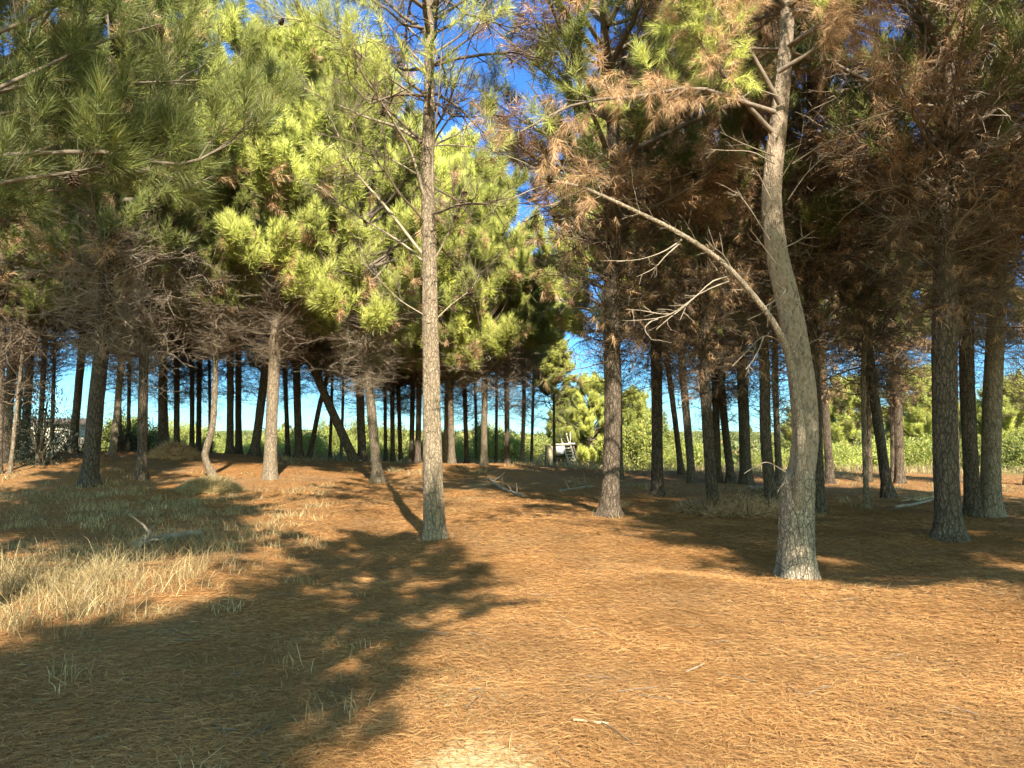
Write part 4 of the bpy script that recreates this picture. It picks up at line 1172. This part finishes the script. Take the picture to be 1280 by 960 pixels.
# pale house behind the left trees
hp = at(74, 560, 52); hz = tz(hp[0], hp[1])
root = empty('pale_house', (hp[0], hp[1], hz)); tag(root, 'cream walled house glimpsed through the trunks at the far left', 'house')
V, Q = [], []; box(V, Q, (0, 0, 1.15), 3.4, 4, 2.3); bm('wall', V, Q, M['wall'], root)
V, Q = [], []; box(V, Q, (-2.8, .6, 1.2), 2.2, 3.4, 2.4); bm('side_wing', V, Q, M['grey_roof'], root)
V = [np.array([(-1.9, -2.25, 2.3), (1.9, -2.25, 2.3), (1.9, 2.25, 2.3), (-1.9, 2.25, 2.3), (-1.9, 0, 2.75), (1.9, 0, 2.75)])]; 
me = mesh_data('roof', V[0], [[0, 1, 5, 4], [2, 3, 4, 5], [0, 3, 2, 1]], [[0, 4, 3], [1, 2, 5]], M['roof']); link('roof', me, root)
for xx in (-.9, .85):
    V, Q = [], []; box(V, Q, (xx, -2.02, 1.35), .65, .06, .75); w_ = bm('window', V, Q, M['glass'], root)

# brush pile and mounds
def mound(name, px, py, R, H, mat_n, label, cat, twigs_=True, seed=0, Y=None, needle='brown'):
    p = ground_at(px, py) if Y is None else at(px, py, Y); p = np.array([p[0], p[1], tz(p[0], p[1])]); rng = np.random.default_rng(seed)
    root = empty(name, p); tag(root, label, cat)
    n = 1500; a = rng.uniform(0, 6.28, n); r = R * np.sqrt(rng.random(n)); z = H * np.clip(1 - (r / R) ** 2, 0, 1) * rng.uniform(.75, 1.05, n) * (1 + .25 * np.sin(a * 3 + seed))
    P = np.stack([r * np.cos(a), r * np.sin(a) * .8, z], -1); D = norm(rng.normal(size=(n, 3)) * np.array([1, 1, .4]) + P * .6)
    link('needle_heap', needle_mesh('needle_heap', [needles(rng, P, D, 8, .1, .2, .012, (10, 80))], M[needle]), root)
    # solid core under the needles
    u = np.linspace(0, 1, 9); an = np.linspace(0, 2 * math.pi, 20, endpoint=False)
    uu, aa = np.meshgrid(u, an, indexing='ij')
    Vc = np.stack([R * uu * np.cos(aa), R * .8 * uu * np.sin(aa), H * .62 * (1 - uu ** 2) * (1 + .2 * np.sin(aa * 3 + seed)) - .05], -1).reshape(-1, 3)
    i0 = np.arange(8)[:, None] * 20; j = np.arange(20)[None]; k = (j + 1) % 20
    link('core', mesh_data('core', Vc, np.stack([i0 + j, i0 + 20 + j, i0 + 20 + k, i0 + k], -1).reshape(-1, 4), None, M[mat_n], True), root)
    if twigs_:
        tb = Tubes()
        for q in range(90):
            s = P[rng.integers(0, n)]; tb.add(bend(rng, s, rng.normal(size=3) * np.array([1, 1, .5]) + np.array([0, 0, .3]), rng.uniform(.3, .9), 5, 0, .15), .009, .004, 4)
        link('twigs', tb.mesh('twigs', M['twig']), root)
    return root


M['soil'] = plain_mat('dark_soil', (.05, .038, .025), (.13, .09, .05), 12, bumpd=.03)
mound('brush_pile', 216, 590, .85, .42, 'soil', 'rust brown heap of dead pine branches between the left trunks', 'brush pile', seed=1, Y=27)
mound('earth_mound', 262, 614, .7, .24, 'soil', 'low hump of earth and dry grass at the foot of the crooked pale tree', 'mound', twigs_=False, seed=2, needle='grass')
mound('earth_mound', 922, 640, 1.3, .22, 'soil', 'low grassy needle mound below the thick pine with the pale scar', 'mound', twigs_=True, seed=4, needle='brown')


# fallen wood
def fallen(name, pix, r, mat, label, cat, n=14, sides=10, twig_n=0, lift=.6, seed=0, group=None):
    rng = np.random.default_rng(seed)
    P = [ground_at(a, b) for a, b in pix]; O = P[0].copy()
    P = [np.array([p[0], p[1], tz(p[0], p[1]) + r * lift]) - O for p in P]
    q = catmull(P, n)
    q[:, 2] += rng.normal(0, r * .12, n)
    tb = Tubes(); tb.add(q, r, r * .72, sides)
    # closed ends
    for e, d_, rr in ((q[0], q[0] - q[1], r), (q[-1], q[-1] - q[-2], r * .72)):
        d_ = norm(d_); tb.add(np.array([e - d_ * .004, e + d_ * .004]), rr * .99, .002, sides)
    for k in range(twig_n):
        i0 = rng.integers(1, n - 1); tb.add(bend(rng, q[i0], rng.normal(size=3) + np.array([0, 0, .7]), rng.uniform(.2, .6), 5, 0, .2), r * .4, r * .15, 4)
    o = link(name, tb.mesh(name, mat), None, O); tag(o, label, cat, group)
    return o


fallen('fallen_log', [(172, 685), (205, 677), (250, 669)], .075, M['twig_pale'], 'pale broken log lying in the dry grass on the left', 'log', seed=1, twig_n=3)
fallen('fallen_branch', [(612, 600), (628, 612), (655, 622)], .05, M['twig_pale'], 'bleached branch lying on the sunny bank left of the track', 'branch', seed=2, twig_n=9)
fallen('fallen_branch', [(700, 615), (725, 611), (742, 609)], .045, M['twig_pale'], 'bleached stick lying across the shaded track below the ladder', 'branch', seed=3, twig_n=5)
fallen('fallen_branch', [(1118, 636), (1150, 630), (1172, 624)], .04, M['twig_pale'], 'long grey pole lying right of the pine with the needle mound', 'branch', seed=4)
fallen('fallen_branch', [(1132, 624), (1150, 626), (1172, 620)], .035, M['wood_tan'], 'tan broken branch behind the long grey pole', 'branch', seed=5, twig_n=4)
fallen('fallen_log', [(935, 612), (955, 614), (972, 616)], .08, M['twig_pale'], 'pale log lying behind the leaning pine in the right grove', 'log', seed=6)
fallen('stick', [(717, 902), (738, 904), (760, 908)], .0065, M['wood_tan'], 'short tan stick on the needle bed in the middle foreground', 'stick', seed=7, lift=1.6)
fallen('stick', [(984, 858), (994, 866), (1004, 873)], .006, M['limb'], 'short dark twig, left half of a V on the needle bed', 'stick', seed=8, lift=2)
fallen('stick', [(1008, 873), (1020, 866), (1034, 860)], .006, M['limb'], 'short dark twig, right half of a V on the needle bed', 'stick', seed=9, lift=2)
fallen('stick', [(858, 842), (868, 838), (880, 832)], .008, M['twig_pale'], 'pale bleached twig lying alone on the needle bed', 'stick', seed=10, lift=1.6)

# ------------------------------------------------------------------ light, sky, camera
EL, AZ = math.radians(41), math.radians(12)      # sun behind the camera, to its right
w = bpy.data.worlds.new('World'); SC.world = w; w.use_nodes = True; w.cycles.sampling_method = 'AUTOMATIC'
N, L = w.node_tree.nodes, w.node_tree.links
sky = N.new('ShaderNodeTexSky'); sky.sky_type = 'NISHITA'; sky.sun_disc = False
sky.sun_elevation = EL; sky.sun_rotation = math.radians(180) - AZ
sky.air_density = 1.0; sky.dust_density = .05; sky.ozone_density = 4.0
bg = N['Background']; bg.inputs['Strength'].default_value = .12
hsv = N.new('ShaderNodeHueSaturation'); hsv.inputs['Saturation'].default_value = 1.1; L.new(sky.outputs[0], hsv.inputs['Color'])
tcw = N.new('ShaderNodeTexCoord'); sxw = N.new('ShaderNodeSeparateXYZ'); L.new(tcw.outputs['Generated'], sxw.inputs[0])
rw = ramp(N, [(0, (.25, .44, .55)), (.12, (.25, .45, .62)), (.42, (.35, .56, .78))]); L.new(sxw.outputs[2], rw.inputs[0])
mw_ = nd(N, 'ShaderNodeMix', data_type='RGBA', blend_type='MULTIPLY'); mw_.inputs[0].default_value = 1; L.new(hsv.outputs[0], mw_.inputs[6]); L.new(rw.outputs[0], mw_.inputs[7])
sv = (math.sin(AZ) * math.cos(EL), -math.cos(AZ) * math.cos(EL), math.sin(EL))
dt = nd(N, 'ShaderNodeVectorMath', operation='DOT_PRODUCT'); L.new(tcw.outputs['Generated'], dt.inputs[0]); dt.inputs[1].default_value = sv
rs = ramp(N, [(.0, (1, 1, 1)), (.3, (2.0, 1.3, .82)), (1.0, (6.8, 3.7, 1.45))]); L.new(dt.outputs['Value'], rs.inputs[0])  # warm sky lobe around the sun direction, added to warm the shadow fill
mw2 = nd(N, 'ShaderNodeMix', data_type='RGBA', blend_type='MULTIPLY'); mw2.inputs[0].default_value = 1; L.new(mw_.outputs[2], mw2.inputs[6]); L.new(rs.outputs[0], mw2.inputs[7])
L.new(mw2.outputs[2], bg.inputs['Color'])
sd = bpy.data.lights.new('sun', 'SUN'); sd.energy = 5.0; sd.angle = math.radians(.53); sd.color = (1, .93, .79)
so = bpy.data.objects.new('sun', sd); COL.objects.link(so); so.rotation_euler = (math.pi / 2 - EL, 0, AZ); so.location = (0, 0, 30)

cd = bpy.data.cameras.new('camera'); cam = bpy.data.objects.new('camera', cd); COL.objects.link(cam)
cd.sensor_width = 36; cd.lens = F / 1280 * 36; cd.clip_end = 3000; cd.clip_start = .05
cam.location = (0, 0, CAMZ); cam.rotation_euler = (math.pi / 2 + PITCH, 0, 0)
SC.camera = cam

vs = SC.view_settings
vs.view_transform = 'Standard'; vs.look = 'None'; vs.gamma = 1; vs.use_curve_mapping = False; vs.exposure = 1.72
SC.render.engine = 'CYCLES'
cy = SC.cycles
cy.max_bounces = 6; cy.diffuse_bounces = 4; cy.glossy_bounces = 1; cy.transmission_bounces = 3; cy.transparent_max_bounces = 4
cy.use_denoising = True; cy.denoiser = "OPENIMAGEDENOISE"; cy.denoising_input_passes = "RGB_ALBEDO_NORMAL"; cy.use_light_tree = False
cy.use_adaptive_sampling = True; cy.adaptive_threshold = .02
